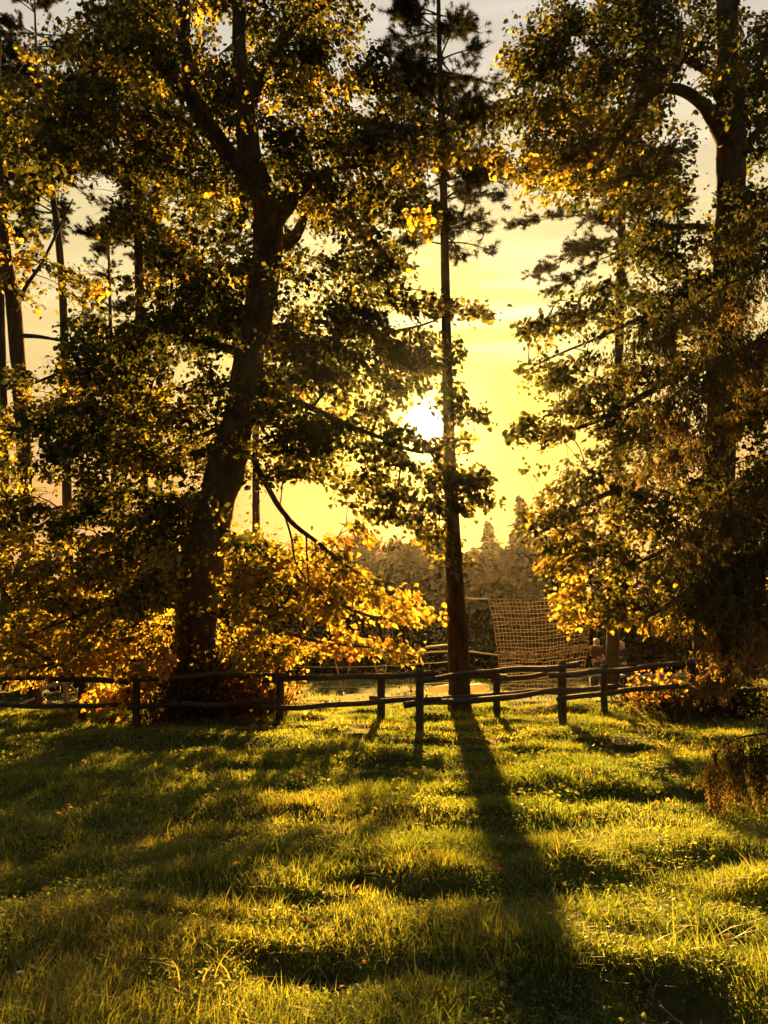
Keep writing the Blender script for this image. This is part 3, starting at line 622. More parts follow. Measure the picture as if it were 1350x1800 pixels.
# --- lime on the right with the arching bough
D2 = 17.2
lime2 = thing('lime_tree', 'tall straight dark trunk at right with a bough arching over to the left', 'tree', tuple(G(1246, 1256)*(1, 1, 0)))
tm_ = MB(); sm = []
limb(tm_, [(1243, 1275, 74), (1245, 1230, 60), (1246, 1160, 52), (1249, 1080, 50), (1256, 960, 50), (1264, 820, 50), (1272, 680, 52), (1279, 540, 54), (1284, 420, 54), (1285, 320, 52), (1284, 220, 50), (1282, 120, 44), (1278, 20, 38), (1280, -100, 30), (1284, -240, 14)], D2, .1, 18, 5, 23, sm)
limb(tm_, [(1275, 250, 30), (1256, 212, 26), (1232, 180, 23), (1200, 160, 21), (1165, 156, 20), (1135, 175, 19), (1108, 210, 18), (1082, 252, 16), (1055, 295, 14), (1028, 328, 11), (1005, 345, 6)], D2-.4, .1, 9, 4, 24, sm)
limb(tm_, [(1280, 170, 22), (1250, 130, 18), (1215, 110, 14), (1160, 80, 11), (1090, 60, 8), (1000, 60, 4)], D2+.4, .1, 8, 4, 25, sm)
limb(tm_, [(1270, 520, 20), (1220, 518, 12, .5), (1150, 548, 8, 1), (1060, 590, 6, 1.3), (960, 632, 3.5, 1.5), (920, 655, 2, 1.5)], D2, .08, 7, 4, 26, sm)
limb(tm_, [(1266, 640, 26), (1210, 650, 18, .5), (1140, 690, 13, .8), (1050, 740, 9, 1), (960, 765, 5, 1), (905, 770, 2, 1)], D2, .08, 7, 4, 27, sm)
limb(tm_, [(1262, 780, 24), (1200, 800, 16, -.6), (1130, 840, 12, -1), (1040, 880, 8, -1.3), (960, 920, 4, -1.4)], D2, .08, 7, 4, 28, sm)
limb(tm_, [(1256, 930, 20), (1200, 955, 11, .6), (1130, 985, 7, 1), (1060, 1035, 5, 1.2), (985, 1070, 2.5, 1.2)], D2, .08, 7, 4, 29, sm)
limb(tm_, [(1258, 1000, 20), (1230, 1020, 12, -.8), (1180, 1060, 9, -1.4), (1120, 1090, 6, -1.8), (1060, 1090, 3, -2)], D2, .08, 7, 4, 30, sm)
limb(tm_, [(1284, 300, 26), (1310, 260, 20), (1350, 210, 16), (1400, 150, 10)], D2, .08, 8, 4, 31, sm)
limb(tm_, [(1280, 420, 20), (1240, 400, 14, .6), (1180, 400, 10, 1), (1120, 420, 6, 1.2)], D2, .08, 7, 4, 32, sm)
tm_.build('trunk', M_bark, lime2, smooth=True)
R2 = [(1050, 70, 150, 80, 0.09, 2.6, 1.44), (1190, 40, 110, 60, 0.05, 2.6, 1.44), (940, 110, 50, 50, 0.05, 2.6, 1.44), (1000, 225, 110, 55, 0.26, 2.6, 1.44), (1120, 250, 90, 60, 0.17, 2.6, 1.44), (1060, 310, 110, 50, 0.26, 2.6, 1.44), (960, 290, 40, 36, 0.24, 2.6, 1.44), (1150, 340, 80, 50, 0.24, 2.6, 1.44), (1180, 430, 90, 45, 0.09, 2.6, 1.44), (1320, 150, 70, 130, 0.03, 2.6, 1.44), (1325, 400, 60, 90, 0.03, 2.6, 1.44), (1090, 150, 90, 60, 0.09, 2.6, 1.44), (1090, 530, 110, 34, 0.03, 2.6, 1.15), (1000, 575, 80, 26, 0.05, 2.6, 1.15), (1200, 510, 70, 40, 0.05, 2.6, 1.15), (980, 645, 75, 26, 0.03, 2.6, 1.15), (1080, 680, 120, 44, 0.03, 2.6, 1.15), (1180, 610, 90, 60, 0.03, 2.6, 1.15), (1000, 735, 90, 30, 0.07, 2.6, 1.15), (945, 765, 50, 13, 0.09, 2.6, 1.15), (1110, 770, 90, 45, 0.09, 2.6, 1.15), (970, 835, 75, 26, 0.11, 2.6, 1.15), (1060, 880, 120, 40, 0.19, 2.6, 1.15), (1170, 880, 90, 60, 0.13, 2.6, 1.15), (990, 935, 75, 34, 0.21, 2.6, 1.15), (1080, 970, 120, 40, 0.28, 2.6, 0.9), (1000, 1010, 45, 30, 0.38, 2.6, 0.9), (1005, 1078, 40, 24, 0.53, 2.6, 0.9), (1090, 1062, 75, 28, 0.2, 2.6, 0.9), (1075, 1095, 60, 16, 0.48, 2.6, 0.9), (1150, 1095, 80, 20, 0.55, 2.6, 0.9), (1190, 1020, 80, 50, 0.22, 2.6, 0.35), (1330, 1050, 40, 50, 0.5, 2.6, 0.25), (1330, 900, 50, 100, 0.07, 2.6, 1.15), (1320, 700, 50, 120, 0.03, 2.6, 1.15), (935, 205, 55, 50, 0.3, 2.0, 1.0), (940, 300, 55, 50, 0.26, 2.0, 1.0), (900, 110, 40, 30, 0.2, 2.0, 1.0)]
lm_ = MB(); bm_ = MB()
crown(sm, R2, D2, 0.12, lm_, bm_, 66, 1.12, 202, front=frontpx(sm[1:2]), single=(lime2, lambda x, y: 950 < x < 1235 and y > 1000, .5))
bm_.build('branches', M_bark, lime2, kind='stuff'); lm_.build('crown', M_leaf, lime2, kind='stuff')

# --- broadleaf tree at the left edge
D0 = 19.5
bl = thing('broadleaf_tree', 'dark forked tree at the left edge, trunk passing behind the fence', 'tree', tuple(P(61, 1250, D0)*(1, 1, 0)))
tm_ = MB(); sm = []
limb(tm_, [(62, 1262, 40), (61, 1220, 28), (58, 1150, 26), (54, 1050, 25), (49, 950, 25), (45, 850, 25), (40, 750, 26), (34, 660, 28), (28, 580, 28), (22, 520, 27), (14, 470, 22), (6, 400, 17), (0, 300, 14), (-4, 180, 10), (0, 60, 6)], D0, .1, 14, 5, 43, sm)
limb(tm_, [(26, 545, 12), (48, 500, 8), (74, 462, 6.5), (104, 400, 5), (128, 350, 3)], D0-.4, .08, 8, 4, 44, sm)
limb(tm_, [(36, 590, 9), (70, 592, 7, -.4), (110, 600, 4, -.6), (150, 615, 2, -.6)], D0, .05, 6, 4, 45, sm)
limb(tm_, [(22, 500, 14), (-20, 450, 10), (-60, 380, 5)], D0, .05, 7, 4, 46, sm)
tm_.build('trunk', M_bark, bl, smooth=True)
lm_ = MB(); bm_ = MB()
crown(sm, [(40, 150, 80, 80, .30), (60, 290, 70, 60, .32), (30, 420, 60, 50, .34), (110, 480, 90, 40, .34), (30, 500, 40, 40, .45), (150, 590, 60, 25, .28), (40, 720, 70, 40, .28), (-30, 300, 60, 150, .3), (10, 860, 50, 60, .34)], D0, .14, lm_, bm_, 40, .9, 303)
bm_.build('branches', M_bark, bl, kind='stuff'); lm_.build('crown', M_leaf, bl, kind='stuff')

# --- Scots pines: bare trunk, whorls of boughs ending in needle brushes
def pine(pts, D, label, ylow, blen, seed, nwh, extra=(), clump=1.0):
    rg = np.random.default_rng(seed); base = P(pts[0][0], pts[0][1], D)
    root = thing('pine_tree', label, 'tree', (base[0], D, float(H(base[0], D))))
    tm_ = MB(); s = limb(tm_, pts, D, .05, 12, 5, seed)
    tm_.build('trunk', M_pbark, root, smooth=True)
    bm_ = MB(); nm = MB(); ends = []
    for j in range(26):
        k = int(rg.integers(6, len(s)-6)); a = rg.random()*6.283; l_ = .12+.5*rg.random()**2; d = np.array((math.cos(a), math.sin(a), rg.uniform(-.5, .25)))
        if s[k, 2] > 2.2: tube(bm_, [s[k, :3], s[k, :3]+d*(s[k, 3]+l_*.5), s[k, :3]+d*(s[k, 3]+l_)-(0, 0, .08*l_)], [.02, .013, .006], 4)
    ztop = s[-1, 2]; zlow = P(pts[0][0], ylow, D)[2]
    def bough(a, b, r0, sag):
        m_ = (a+b)/2+(0, 0, sag*np.linalg.norm(b-a)); q = spline([a, m_, b], 5)
        tube(bm_, q, np.linspace(r0, .006, len(q)), 5, cap=False)
        L_ = np.linalg.norm(b-a); nsub = int(9+10*L_)
        for j in range(nsub):
            f = .3+.7*rg.random()**.8; p = q[int(f*(len(q)-1))]
            d = (b-a)/L_*.7+rg.normal(0, .6, 3)*(1, 1, .35)+(0, 0, .12); d /= np.linalg.norm(d); l2 = (.25+.5*rg.random())*(1.15-.5*f)
            tube(bm_, [p, p+d*l2*.5-(0, 0, .03), p+d*l2+(0, 0, .05)], [.008, .006, .003], 3, cap=False)
            for e in np.linspace(.45, 1, 3): ends.append((p+d*l2*e+rg.normal(0, .04, 3), d))
        ends.append((b, (b-a)/L_))
    for w in range(nwh):
        f = (w+rg.random()*.6)/nwh; z = zlow+(ztop-zlow)*f; k = int(np.argmin(abs(s[:, 2]-z))); p = s[k, :3]
        L0 = blen*(1-.75*f)*(.6+.55*f if f < .3 else 1)
        for j in range(rg.integers(3, 6)):
            a = rg.random()*6.283; L_ = L0*(.55+.6*rg.random())
            b = p+np.array((math.cos(a)*L_, math.sin(a)*L_, L_*(-.12+.4*f+rg.normal(0, .08))))
            bough(p, b, .016+.012*L_, .06)
    for (x0, y0, x1, y1) in extra:
        p = P(x0, y0, D); b = P(x1, y1, D+rg.uniform(-.6, .6)); bough(p, b, .024, .05)
    pos = np.array([e[0] for e in ends]); dr = np.array([e[1] for e in ends])
    kp = carve(pos, .9); pos, dr = pos[kp], dr[kp]
    nn = int(40*clump); m_ = len(pos)*nn
    pp = np.repeat(pos, nn, 0); A = np.repeat(dr, nn, 0)*.55+rg.normal(0, .62, (m_, 3)); A /= np.linalg.norm(A, axis=1)[:, None]
    pp = pp+np.repeat(dr, nn, 0)*(rg.random(m_)-.6)[:, None]*.14
    ln = .09+.09*rg.random(m_); B = np.cross(A, rg.normal(0, 1, (m_, 3))); B /= np.linalg.norm(B, axis=1)[:, None]
    wd = .009*D/20
    v = np.stack([pp-B*wd, pp+B*wd, pp+A*ln[:, None]], 1).reshape(-1, 3)
    nm.add(v, np.arange(m_*3).reshape(-1, 3), None, np.repeat(np.clip(np.repeat(rg.normal(.35, .22, len(pos)), nn)+rg.normal(0, .1, m_), 0, 1), 3))
    bm_.build('branches', M_pbark, root, kind='stuff'); nm.build('crown', M_needle, root, kind='stuff')
pine([(808, 1262, 60), (808, 1235, 42), (806, 1150, 38), (800, 1040, 34), (795, 930, 28), (790, 800, 24), (786, 650, 20), (783, 500, 17), (780, 350, 15), (776, 200, 12), (772, 80, 10), (770, -60, 7), (768, -220, 4)], 17.4,
     'slim straight pine in the middle of the lawn edge with the sun beside its trunk', 400, 2.3, 51, 17, ((778, 130, 870, 150), (778, 150, 690, 160), (780, 290, 880, 300), (780, 330, 900, 320), (782, 380, 650, 260), (780, 240, 640, 220), (776, 60, 690, 20), (782, 400, 850, 410), (782, 350, 885, 345), (783, 425, 865, 440), (782, 430, 715, 425), (780, 270, 700, 300), (777, 180, 850, 200)))
pine([(1074, 1232, 34), (1076, 1180, 26), (1078, 1100, 22), (1082, 900, 19), (1087, 650, 17), (1092, 450, 16), (1093, 300, 14), (1092, 150, 11), (1090, 0, 8), (1088, -160, 4)], 23.5,
     'pine standing behind the bench, its trunk between the two seated people', 520, 3.2, 52, 15, ((1090, 380, 890, 400), (1090, 430, 920, 490), (1092, 440, 960, 520), (1092, 330, 1160, 330), (1092, 390, 1180, 420), (1090, 300, 1000, 280)))
pine([(256, 1235, 26), (256, 1180, 20), (254, 1000, 18), (251, 800, 17), (247, 600, 17), (243, 400, 16), (239, 250, 14), (236, 100, 10), (234, -60, 7), (232, -180, 4)], 23.0,
     'thicker of the two pines seen between the left edge tree and the leaning trunk', 470, 3.0, 53, 15, ((243, 340, 130, 240), (243, 300, 160, 300), (243, 260, 330, 220), (242, 420, 190, 380)))
pine([(282, 1215, 16), (281, 1000, 13), (280, 800, 11), (278, 550, 9), (276, 350, 8), (274, 200, 6), (272, 60, 4), (270, -40, 2)], 31.0,
     'thinner pine close to the right of the thicker left pine', 480, 2.6, 54, 14)
pine([(122, 1215, 22), (120, 1000, 18), (116, 760, 16), (112, 560, 14), (104, 430, 13), (92, 340, 11), (76, 240, 9), (66, 150, 7), (62, 40, 4), (60, -40, 3)], 27.0,
     'crooked pine high in the upper left behind the left edge tree', 380, 3.6, 55, 15, ((80, 260, 0, 300), (70, 180, 10, 120), (90, 320, 150, 260), (66, 120, 130, 80), (66, 120, 0, 60)))
pine([(10, 1230, 20), (9, 1000, 15), (8, 800, 14), (4, 600, 12), (0, 420, 10), (-6, 250, 7), (-10, 100, 4)], 25.0, 'thin pine cut by the left edge of the view', 420, 2.6, 56, 12)
pine([(202, 1212, 15), (201, 1000, 12), (200, 850, 10), (196, 650, 8), (192, 480, 5), (190, 400, 3)], 33.0, 'short thin far pine between the left pines, low dark top', 800, 2.2, 57, 10)
pine([(452, 1210, 18), (451, 1000, 15), (450, 850, 13), (450, 650, 11), (448, 450, 8), (446, 280, 5)], 31.0, 'far pine half hidden behind the leaning lime trunk', 560, 2.4, 58, 12)

# --- dark bushes standing behind the left part of the fence
def bush(px, D, w, hgt, n_, label, seed, tint=.16):
    rg = np.random.default_rng(seed); c = P(px, 1200, D); z0 = float(H(c[0], D)); root = thing('bush', label, 'bush', (c[0], D, z0))
    bm_ = MB(); lm_ = MB(); pos = []
    for j in range(46):
        a = rg.random()*6.283; r_ = w*rg.random()**.6; e = np.array((c[0]+math.cos(a)*r_, D+math.sin(a)*r_*.8, z0+hgt*(1-.55*(r_/w)**2)*(.55+.5*rg.random())))
        b0 = np.array((c[0]+math.cos(a)*.25, D+math.sin(a)*.25, z0-.05)); m_ = b0*.55+e*.45+(0, 0, .18*hgt); q = spline([b0, m_, e], 4)
        tube(bm_, q, np.linspace(.03, .006, len(q)), 5, cap=False)
        f = (.25+.75*rg.random(n_)**.7)*(len(q)-1); i0 = np.minimum(f.astype(int), len(q)-2); pos.append(q[i0]+(q[i0+1]-q[i0])*(f-i0)[:, None]+rg.normal(0, .22, (n_, 3)))
    pos = np.concatenate(pos); pos[:, 2] = np.maximum(pos[:, 2], z0+.05); k = len(pos)
    leaves(lm_, pos, rg.normal(0, .6, (k, 3))+(0, 0, -.5), rg.normal(0, .6, (k, 3))+(0, 0, .6), .09+.07*rg.random(k), np.clip(rg.normal(tint, .10, k), 0, 1))
    bm_.build('stems', M_twig, root, kind='stuff'); lm_.build('foliage', M_leaf, root, kind='stuff')
bush(-60, 21.5, 1.9, 2.3, 110, 'dark green bush at the far left behind the pale metal frame', 81)
bush(110, 24.0, 2.2, 2.5, 110, 'dark bush behind the left fence between the edge tree and the pines', 82)
bush(285, 22.5, 1.8, 2.2, 100, 'dark bush just left of and behind the leaning lime', 83, .2)
bush(-190, 17.5, 1.8, 2.6, 110, 'dark bush beyond the left edge of the view beside the fence', 84)

# --- weeping conifer whose boughs hang in from the right
DS = 10.6
wp = thing('weeping_conifer', 'weeping conifer at the right edge with hanging brown green curtains of twigs', 'tree', tuple(P(1425, 1330, DS)*(1, 1, 0)))
tm_ = MB(); s = limb(tm_, [(1430, 1340, 95), (1428, 1200, 80), (1422, 900, 72), (1415, 600, 64), (1410, 300, 54), (1406, 0, 44), (1404, -200, 30)], DS+.3, .08, 16, 5, 61)
tm_.build('trunk', M_bark, wp, smooth=True)
bm_ = MB(); nm = MB(); rg = np.random.default_rng(606)
NEEDLE_V = LEAF_V*np.array((.36, 1, 1), np.float32)
def curtain(pts, D, hang, dens=1.0, side=.45, r0=.035, tm=.35, sz=1.0):
    q = [];
    for x_, y_, dz in pts: q.append(P(x_, y_, D+dz))
    q = spline(np.array(q), 6); tube(bm_, q, np.linspace(r0, .008, len(q)), 6, cap=False)
    L_ = np.sum(np.linalg.norm(np.diff(q, axis=0), axis=1)); n_ = int(85*dens*L_)
    P0 = []; TT = []
    for j in range(n_):
        f = rg.random()**.75; k = f*(len(q)-1); i0 = min(int(k), len(q)-2); p = q[i0]+(q[i0+1]-q[i0])*(k-i0)
        o = rg.normal(0, side, 3)*(1, 1, .18)*(0.35+.65*f); p = p+o-(0, 0, .25*abs(o[0])+.2*abs(o[1]))
        hl = hang*(.35+.8*rg.random()); m_ = int(14+64*hl/sz); sw = rg.normal(0, .10, 2)
        tt = np.sort(rg.random(m_)); st = p+np.stack([sw[0]*tt**2+rg.normal(0, .018, m_), sw[1]*tt**2+rg.normal(0, .018, m_), -hl*tt], 1)
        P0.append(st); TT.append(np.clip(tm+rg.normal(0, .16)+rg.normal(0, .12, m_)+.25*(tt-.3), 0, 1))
        if j % 2 == 0: tube(bm_, [p, p+(sw[0]*.25, sw[1]*.25, -hl*.5), p+(sw[0], sw[1], -hl)], [.004, .003, .0015], 3, cap=False)
    # short sprays clothing the bough itself
    m_ = int(420*dens*L_*min(1, side/.35)); k = rg.random(m_)*(len(q)-1); i0 = np.minimum(k.astype(int), len(q)-2); p = q[i0]+(q[i0+1]-q[i0])*(k-i0)[:, None]
    P0.append(p+rg.normal(0, 1, (m_, 3))*(side*.7, side*.7, .07)); TT.append(np.clip(tm-.15+rg.normal(0, .14, m_), 0, 1))
    pos = np.concatenate(P0); ti = np.concatenate(TT); kp = carve(pos, .6) & (pos[:, 2] > .03); pos, ti = pos[kp], ti[kp]; m_ = len(pos)
    A = rg.normal(0, .45, (m_, 3))+(0, 0, -.9)
    leaves(nm, pos, A, rg.normal(0, 1, (m_, 3)), sz*(.035+.05*rg.random(m_)), ti, NEEDLE_V)
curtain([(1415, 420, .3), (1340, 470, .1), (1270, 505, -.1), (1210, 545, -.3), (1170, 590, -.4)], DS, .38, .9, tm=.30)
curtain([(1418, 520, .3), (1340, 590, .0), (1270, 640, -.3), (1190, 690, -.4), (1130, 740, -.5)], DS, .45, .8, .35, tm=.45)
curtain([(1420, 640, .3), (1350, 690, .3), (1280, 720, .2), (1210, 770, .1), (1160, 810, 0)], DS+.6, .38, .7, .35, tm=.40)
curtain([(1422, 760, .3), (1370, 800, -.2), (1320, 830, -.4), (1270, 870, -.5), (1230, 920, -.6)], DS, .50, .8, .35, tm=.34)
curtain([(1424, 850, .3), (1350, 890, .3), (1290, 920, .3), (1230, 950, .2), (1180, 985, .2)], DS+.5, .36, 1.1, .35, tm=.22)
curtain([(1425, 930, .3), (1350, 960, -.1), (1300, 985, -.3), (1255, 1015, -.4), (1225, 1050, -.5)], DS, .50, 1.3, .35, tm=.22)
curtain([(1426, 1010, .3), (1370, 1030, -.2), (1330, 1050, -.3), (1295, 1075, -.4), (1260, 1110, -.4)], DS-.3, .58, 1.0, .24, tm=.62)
curtain([(1426, 1080, .3), (1380, 1095, .1), (1330, 1120, 0), (1280, 1155, -.1), (1240, 1195, -.1)], DS, .28, .9, .13, tm=.7)
curtain([(1418, 300, .2), (1370, 330, .2), (1320, 380, .1), (1290, 430, .1)], DS+.4, .42, .8, .35, tm=.25)
curtain([(1414, 60, .2), (1370, 40, .1), (1320, 60, 0), (1290, 100, 0)], DS, .40, .5, .25, tm=.3)
curtain([(1460, 1300, .4), (1400, 1285, .1), (1340, 1290, 0), (1290, 1300, -.1), (1262, 1322, -.1), (1254, 1356, -.1)], 7.4, .50, .55, .09, .014, tm=.6, sz=.5)
curtain([(1430, 1300, .2), (1390, 1300, .1), (1355, 1306, 0), (1320, 1325, 0)], 7.3, .62, .95, .12, .012, tm=.35, sz=.55)
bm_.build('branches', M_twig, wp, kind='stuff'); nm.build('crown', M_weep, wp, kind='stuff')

# --- thickets of shoots at the feet of the limes
def thicket(px, D, halfw, hgt, n_, label, seed, leafn, tint, red=True):
    rg = np.random.default_rng(seed); c = P(px, 1260, D); root = thing('shoot_thicket', label, 'shrub', (c[0], D, float(H(c[0], D))))
    m = MB(); lm_ = MB(); pts = []
    for j in range(n_):
        x_ = c[0]+rg.normal(0, halfw*.55); y_ = D+rg.normal(-.1, .55); z_ = float(H(x_, y_)); h_ = hgt*(.25+.75*rg.random()**1.3)*(1-.3*min(abs(x_-c[0])/halfw, 1))
        lean = (x_-c[0])*.35+rg.normal(0, .14)
        q = np.array([(x_, y_, z_-.03), (x_+lean*.25, y_+rg.normal(0, .05), z_+h_*.4), (x_+lean*.6, y_+rg.normal(0, .1), z_+h_*.75), (x_+lean, y_+rg.normal(0, .15), z_+h_)])
        tube(m, spline(q, 2), np.linspace(.012, .003, 7)*(.6+.6*rg.random()), 4, cap=False)
        for k in range(int(2+h_*3)):
            f = .25+.7*rg.random(); p = q[0]+(q[3]-q[0])*f; d = rg.normal(0, .12, 3)+(0, 0, .14); tube(m, [p, p+d*.5, p+d*1.3], [.004, .003, .0015], 3, cap=False); pts.append(p+d*1.2)
    pts = np.array(pts); k = rg.integers(0, len(pts), leafn); pos = pts[k]+rg.normal(0, .09, (leafn, 3)); pos[:, 2] = np.maximum(pos[:, 2], .03)
    leaves(lm_, pos, rg.normal(0, .7, (leafn, 3))+(0, 0, -.3), rg.normal(0, .6, (leafn, 3))+(0, 0, .5), .05+.06*rg.random(leafn), np.clip(rg.normal(tint, .16, leafn), 0, 1))
    m.build('stems', M_redtwig if red else M_twig, root, kind='stuff'); lm_.build('foliage', M_leaf, root, kind='stuff')
thicket(352, 15.9, 1.05, 1.9, 330, 'dense reddish thicket of shoots round the foot of the leaning lime', 71, 2600, .30)
thicket(430, 16.0, .8, 1.5, 260, 'low rusty shoots to the right of the leaning trunk behind the rails', 72, 1300, .85)
thicket(1250, 16.4, 1.2, .75, 300, 'low dark bush round the foot of the right hand lime', 73, 3600, .12, False)
thicket(1165, 16.2, .4, 1.0, 60, 'small orange leaved bush left of the dark low bush', 74, 420, .88)

# ------------------------------------------------------------------ split rail fences
def fence(label, posts, rails, offs, cat='fence'):
    pd = []
    for (x, yt, yb) in posts:
        b_ = G(x, yb); z_ = float(H(b_[0], b_[1])); t_ = P(x, yt, b_[1]); pd.append((x, b_[1], b_[0], z_, t_[2], t_[0]))
    root = thing('rail_fence', label, cat, (pd[1][2], pd[1][1], pd[1][3]))
    for k, (x, D, bx, bz, tz, tx) in enumerate(pd):
        m = MB(); q = spline([(bx, D, bz-.35), (bx*.7+tx*.3, D, bz+.3*(tz-bz)), (tx, D, tz)], 6)
        tube(m, q, .072+.008*rng.random(), 11, rough=.06, seed=k*3.3); m.build('post', M_postwood, root, smooth=True)
    xs = [p[0] for p in pd]; ds = [p[1] for p in pd]
    for k, (x0, y0, x1, y1) in enumerate(rails):
        a = P(x0, y0, np.interp(x0, xs, ds)-offs*(1 if k % 2 else .85)); b_ = P(x1, y1, np.interp(x1, xs, ds)-offs*(.85 if k % 2 else 1))
        f = np.linspace(0, 1, 14)[:, None]; q = a*(1-f)+b_*f; q[:, 2] += .026*np.sin(f[:, 0]*math.pi*(1.2+.5*(k % 4))+k*1.9)+.010*np.sin(f[:, 0]*17+k*2.7); q[:, 1] += .02*np.sin(f[:, 0]*5+k)
        r_ = (.056-.010*f[:, 0] if k % 3 else .046+.010*f[:, 0])*(1+.18*(vnoise(f[:, 0]*9, np.full(14, k*3.1), 7)-.5))
        m = MB(); tube(m, q, r_, 11, rough=.11, seed=k*5.1)
        for j in range(4):
            p = q[int(rng.integers(1, 13))]; th = rng.random()*6.283; d = np.array((rng.normal(0, .3), math.cos(th), math.sin(th))); tube(m, [p+d*.03, p+d*.062, p+d*(.07+.03*rng.random())], [.02, .015, .010], 6)
        m.build('rail', M_wood, root, smooth=True)
fence('weathered split rail fence running right across the lawn in front of the trees',
      [(-75, 1192, 1268), (145, 1189, 1268), (240, 1185, 1275), (492, 1183, 1275), (738, 1176, 1291), (988, 1162, 1277), (1217, 1157, 1264), (1430, 1172, 1262)],
      [(-80, 1194, 226, 1196), (-80, 1237, 206, 1241), (226, 1192, 508, 1186), (226, 1243, 492, 1233), (462, 1198, 772, 1181), (455, 1244, 776, 1230), (733, 1195, 1016, 1167), (711, 1242, 1021, 1212), (966, 1189, 1226, 1161), (980, 1226, 1222, 1205), (1208, 1172, 1432, 1182), (1220, 1210, 1432, 1216)], .11)
fence('shorter second rail fence just behind the main one, right of the middle',
      [(478, 1190, 1270), (670, 1178, 1271), (873, 1184, 1262), (1062, 1168, 1255)],
      [(655, 1190, 890, 1188), (650, 1230, 884, 1221), (864, 1194, 1072, 1176), (866, 1222, 1078, 1209), (1050, 1212, 1180, 1203)], -.11)

# ------------------------------------------------------------------ rope course behind the fence
DN = 21.0
net = thing('climbing_net', 'square mesh rope net hung between two trunks behind the fence', 'net', tuple(P(945, 1150, DN)*(1, 1, 0)))
def netpt(u, v):   # u across, v down (0 top rope, .6 border rope, 1 bottom)
    yt = 1053-9*u+3*math.sin(u*math.pi); ym = 1152-14*u+6*math.sin(u*math.pi)**2
    xl = np.interp(v, (0, .18, .4, .6, 1), (858, 866, 872, 876, 880)); xr = np.interp(v, (0, .6, 1), (1040, 1034, 1020))
    y_ = yt+(ym-yt)*v/.6 if v < .6 else ym+(1216-ym)*(v-.6)/.4
    return P(xl+(xr-xl)*u, y_, DN+.35*math.sin(u*3.1)*math.sin(v*2.8)+.1*math.sin(u*9+v*5))
def rope(m, pts, r, jit=0.0, n=3):
    p = np.array(pts); p += rng.normal(0, jit, p.shape); tube(m, p, r, n, cap=False)
for k in range(27):
    m = MB(); rope(m, [netpt(k/26, v) for v in np.linspace(0, 1, 26)], .0085, .010); m.build('net_rope', M_net, net)
for k in range(1, 25):
    m = MB(); rope(m, [netpt(u, k/25+.006*math.sin(k*2.3+u*7)) for u in np.linspace(0, 1, 27)], .0085, .010); m.build('net_rope', M_net, net)
m = MB(); rope(m, [P(812, 1051, 17.7), P(835, 1053, 19.5)]+[netpt(u, 0) for u in np.linspace(0, 1, 20)]+[P(1083, 1043, 23.3)], .022, .004, 6); m.build('top_rope', M_rope, net)
m = MB(); rope(m, [P(818, 1145, 17.6), netpt(0, .6)], .024, 0, 6)
q = [netpt(u, .6) for u in np.linspace(0, 1, 40)]; rope(m, q, .02, .012, 6); m.build('border_rope', M_rope, net)
m = MB()
for p in q:
    for j in range(3): d = rng.normal(0, .05, 3); rope(m, [p-d, p+d*.4+(0, 0, .01), p+d], .012, 0, 4)
m.build('lashing', M_rope, net, kind='stuff')

rb = thing('rope_bridge', 'low rope bridge of hanging v shaped ropes between the leaning lime and the middle pine', 'rope bridge', tuple(P(620, 1215, 21.5)*(1, 1, 0)))
for ya, yb_, r_ in ((1148, 1144, .016), (1168, 1163, .009), (1203, 1199, .010)):
    m = MB(); pts = [P(430+f*370, ya+(yb_-ya)*f+7*math.sin(f*math.pi), 21.5-3.6*f**3) for f in np.linspace(0, 1, 16)]; rope(m, pts, r_, .004, 5); m.build('cable', M_rope, rb)
for (xa, xb, xc, yc) in ((432, 462, 447, 1219), (509, 541, 524, 1218), (586, 618, 602, 1220), (655, 684, 668, 1217), (704, 734, 722, 1214)):
    for x_ in (xa, xb):
        m = MB(); rope(m, [P(x_, 1150, 21.3), P((x_+xc)/2+1, (1150+yc)/2, 21.35), P(xc, yc, 21.3)], .016, 0, 5); m.build('hanging_rope', M_rope, rb)
    m = MB(); a = P(xc, yc, 21.3); tube(m, [a-(0, .25, 0), a+(0, .25, 0)], .04, 8); m.build('step', M_log, rb)
m = MB(); box(m, P(770, 1136, 17.5), (.52, .14, .05), .1, .10); o = m.build('wooden_plank', M_log); tag(o, 'pale plank fixed level on the left of the middle pine trunk', 'plank')
m = MB(); rope(m, [P(752, 1138, 17.5), P(720, 1142, 18.6), P(690, 1146, 20)], .016, 0, 5); tag(m.build('hand_rope', M_rope), 'pale hand rope leading left from the plank on the pine', 'rope')
def padlog(x0, y0, x1, y1, D, r, label):
    a, b_ = P(x0, y0, D), P(x1, y1, D-.1); m = MB(); f = np.linspace(0, 1, 9)[:, None]
    tube(m, a*(1-f)+b_*f, r*np.array((.55, .85, 1, 1.02, 1.03, 1.02, 1, .9, .6)), 12, rough=.03); o = m.build('padded_log', M_pad, smooth=True); tag(o, label, 'log', 'pale padded logs on the rope course')
M_pad, t = mat_new('pale_pad')
d = t.nodes.new('ShaderNodeBsdfPrincipled'); d.inputs['Roughness'].default_value = .45
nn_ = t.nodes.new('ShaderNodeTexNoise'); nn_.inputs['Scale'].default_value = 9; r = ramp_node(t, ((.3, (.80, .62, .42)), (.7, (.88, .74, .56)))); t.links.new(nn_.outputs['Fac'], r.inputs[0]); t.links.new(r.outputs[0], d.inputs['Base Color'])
tr = t.nodes.new('ShaderNodeBsdfTranslucent'); t.links.new(r.outputs[0], tr.inputs[0]); mx = t.nodes.new('ShaderNodeMixShader'); mx.inputs[0].default_value = .5
t.links.new(d.outputs[0], mx.inputs[1]); t.links.new(tr.outputs[0], mx.inputs[2]); o_ = t.nodes.new('ShaderNodeOutputMaterial'); t.links.new(mx.outputs[0], o_.inputs[0])
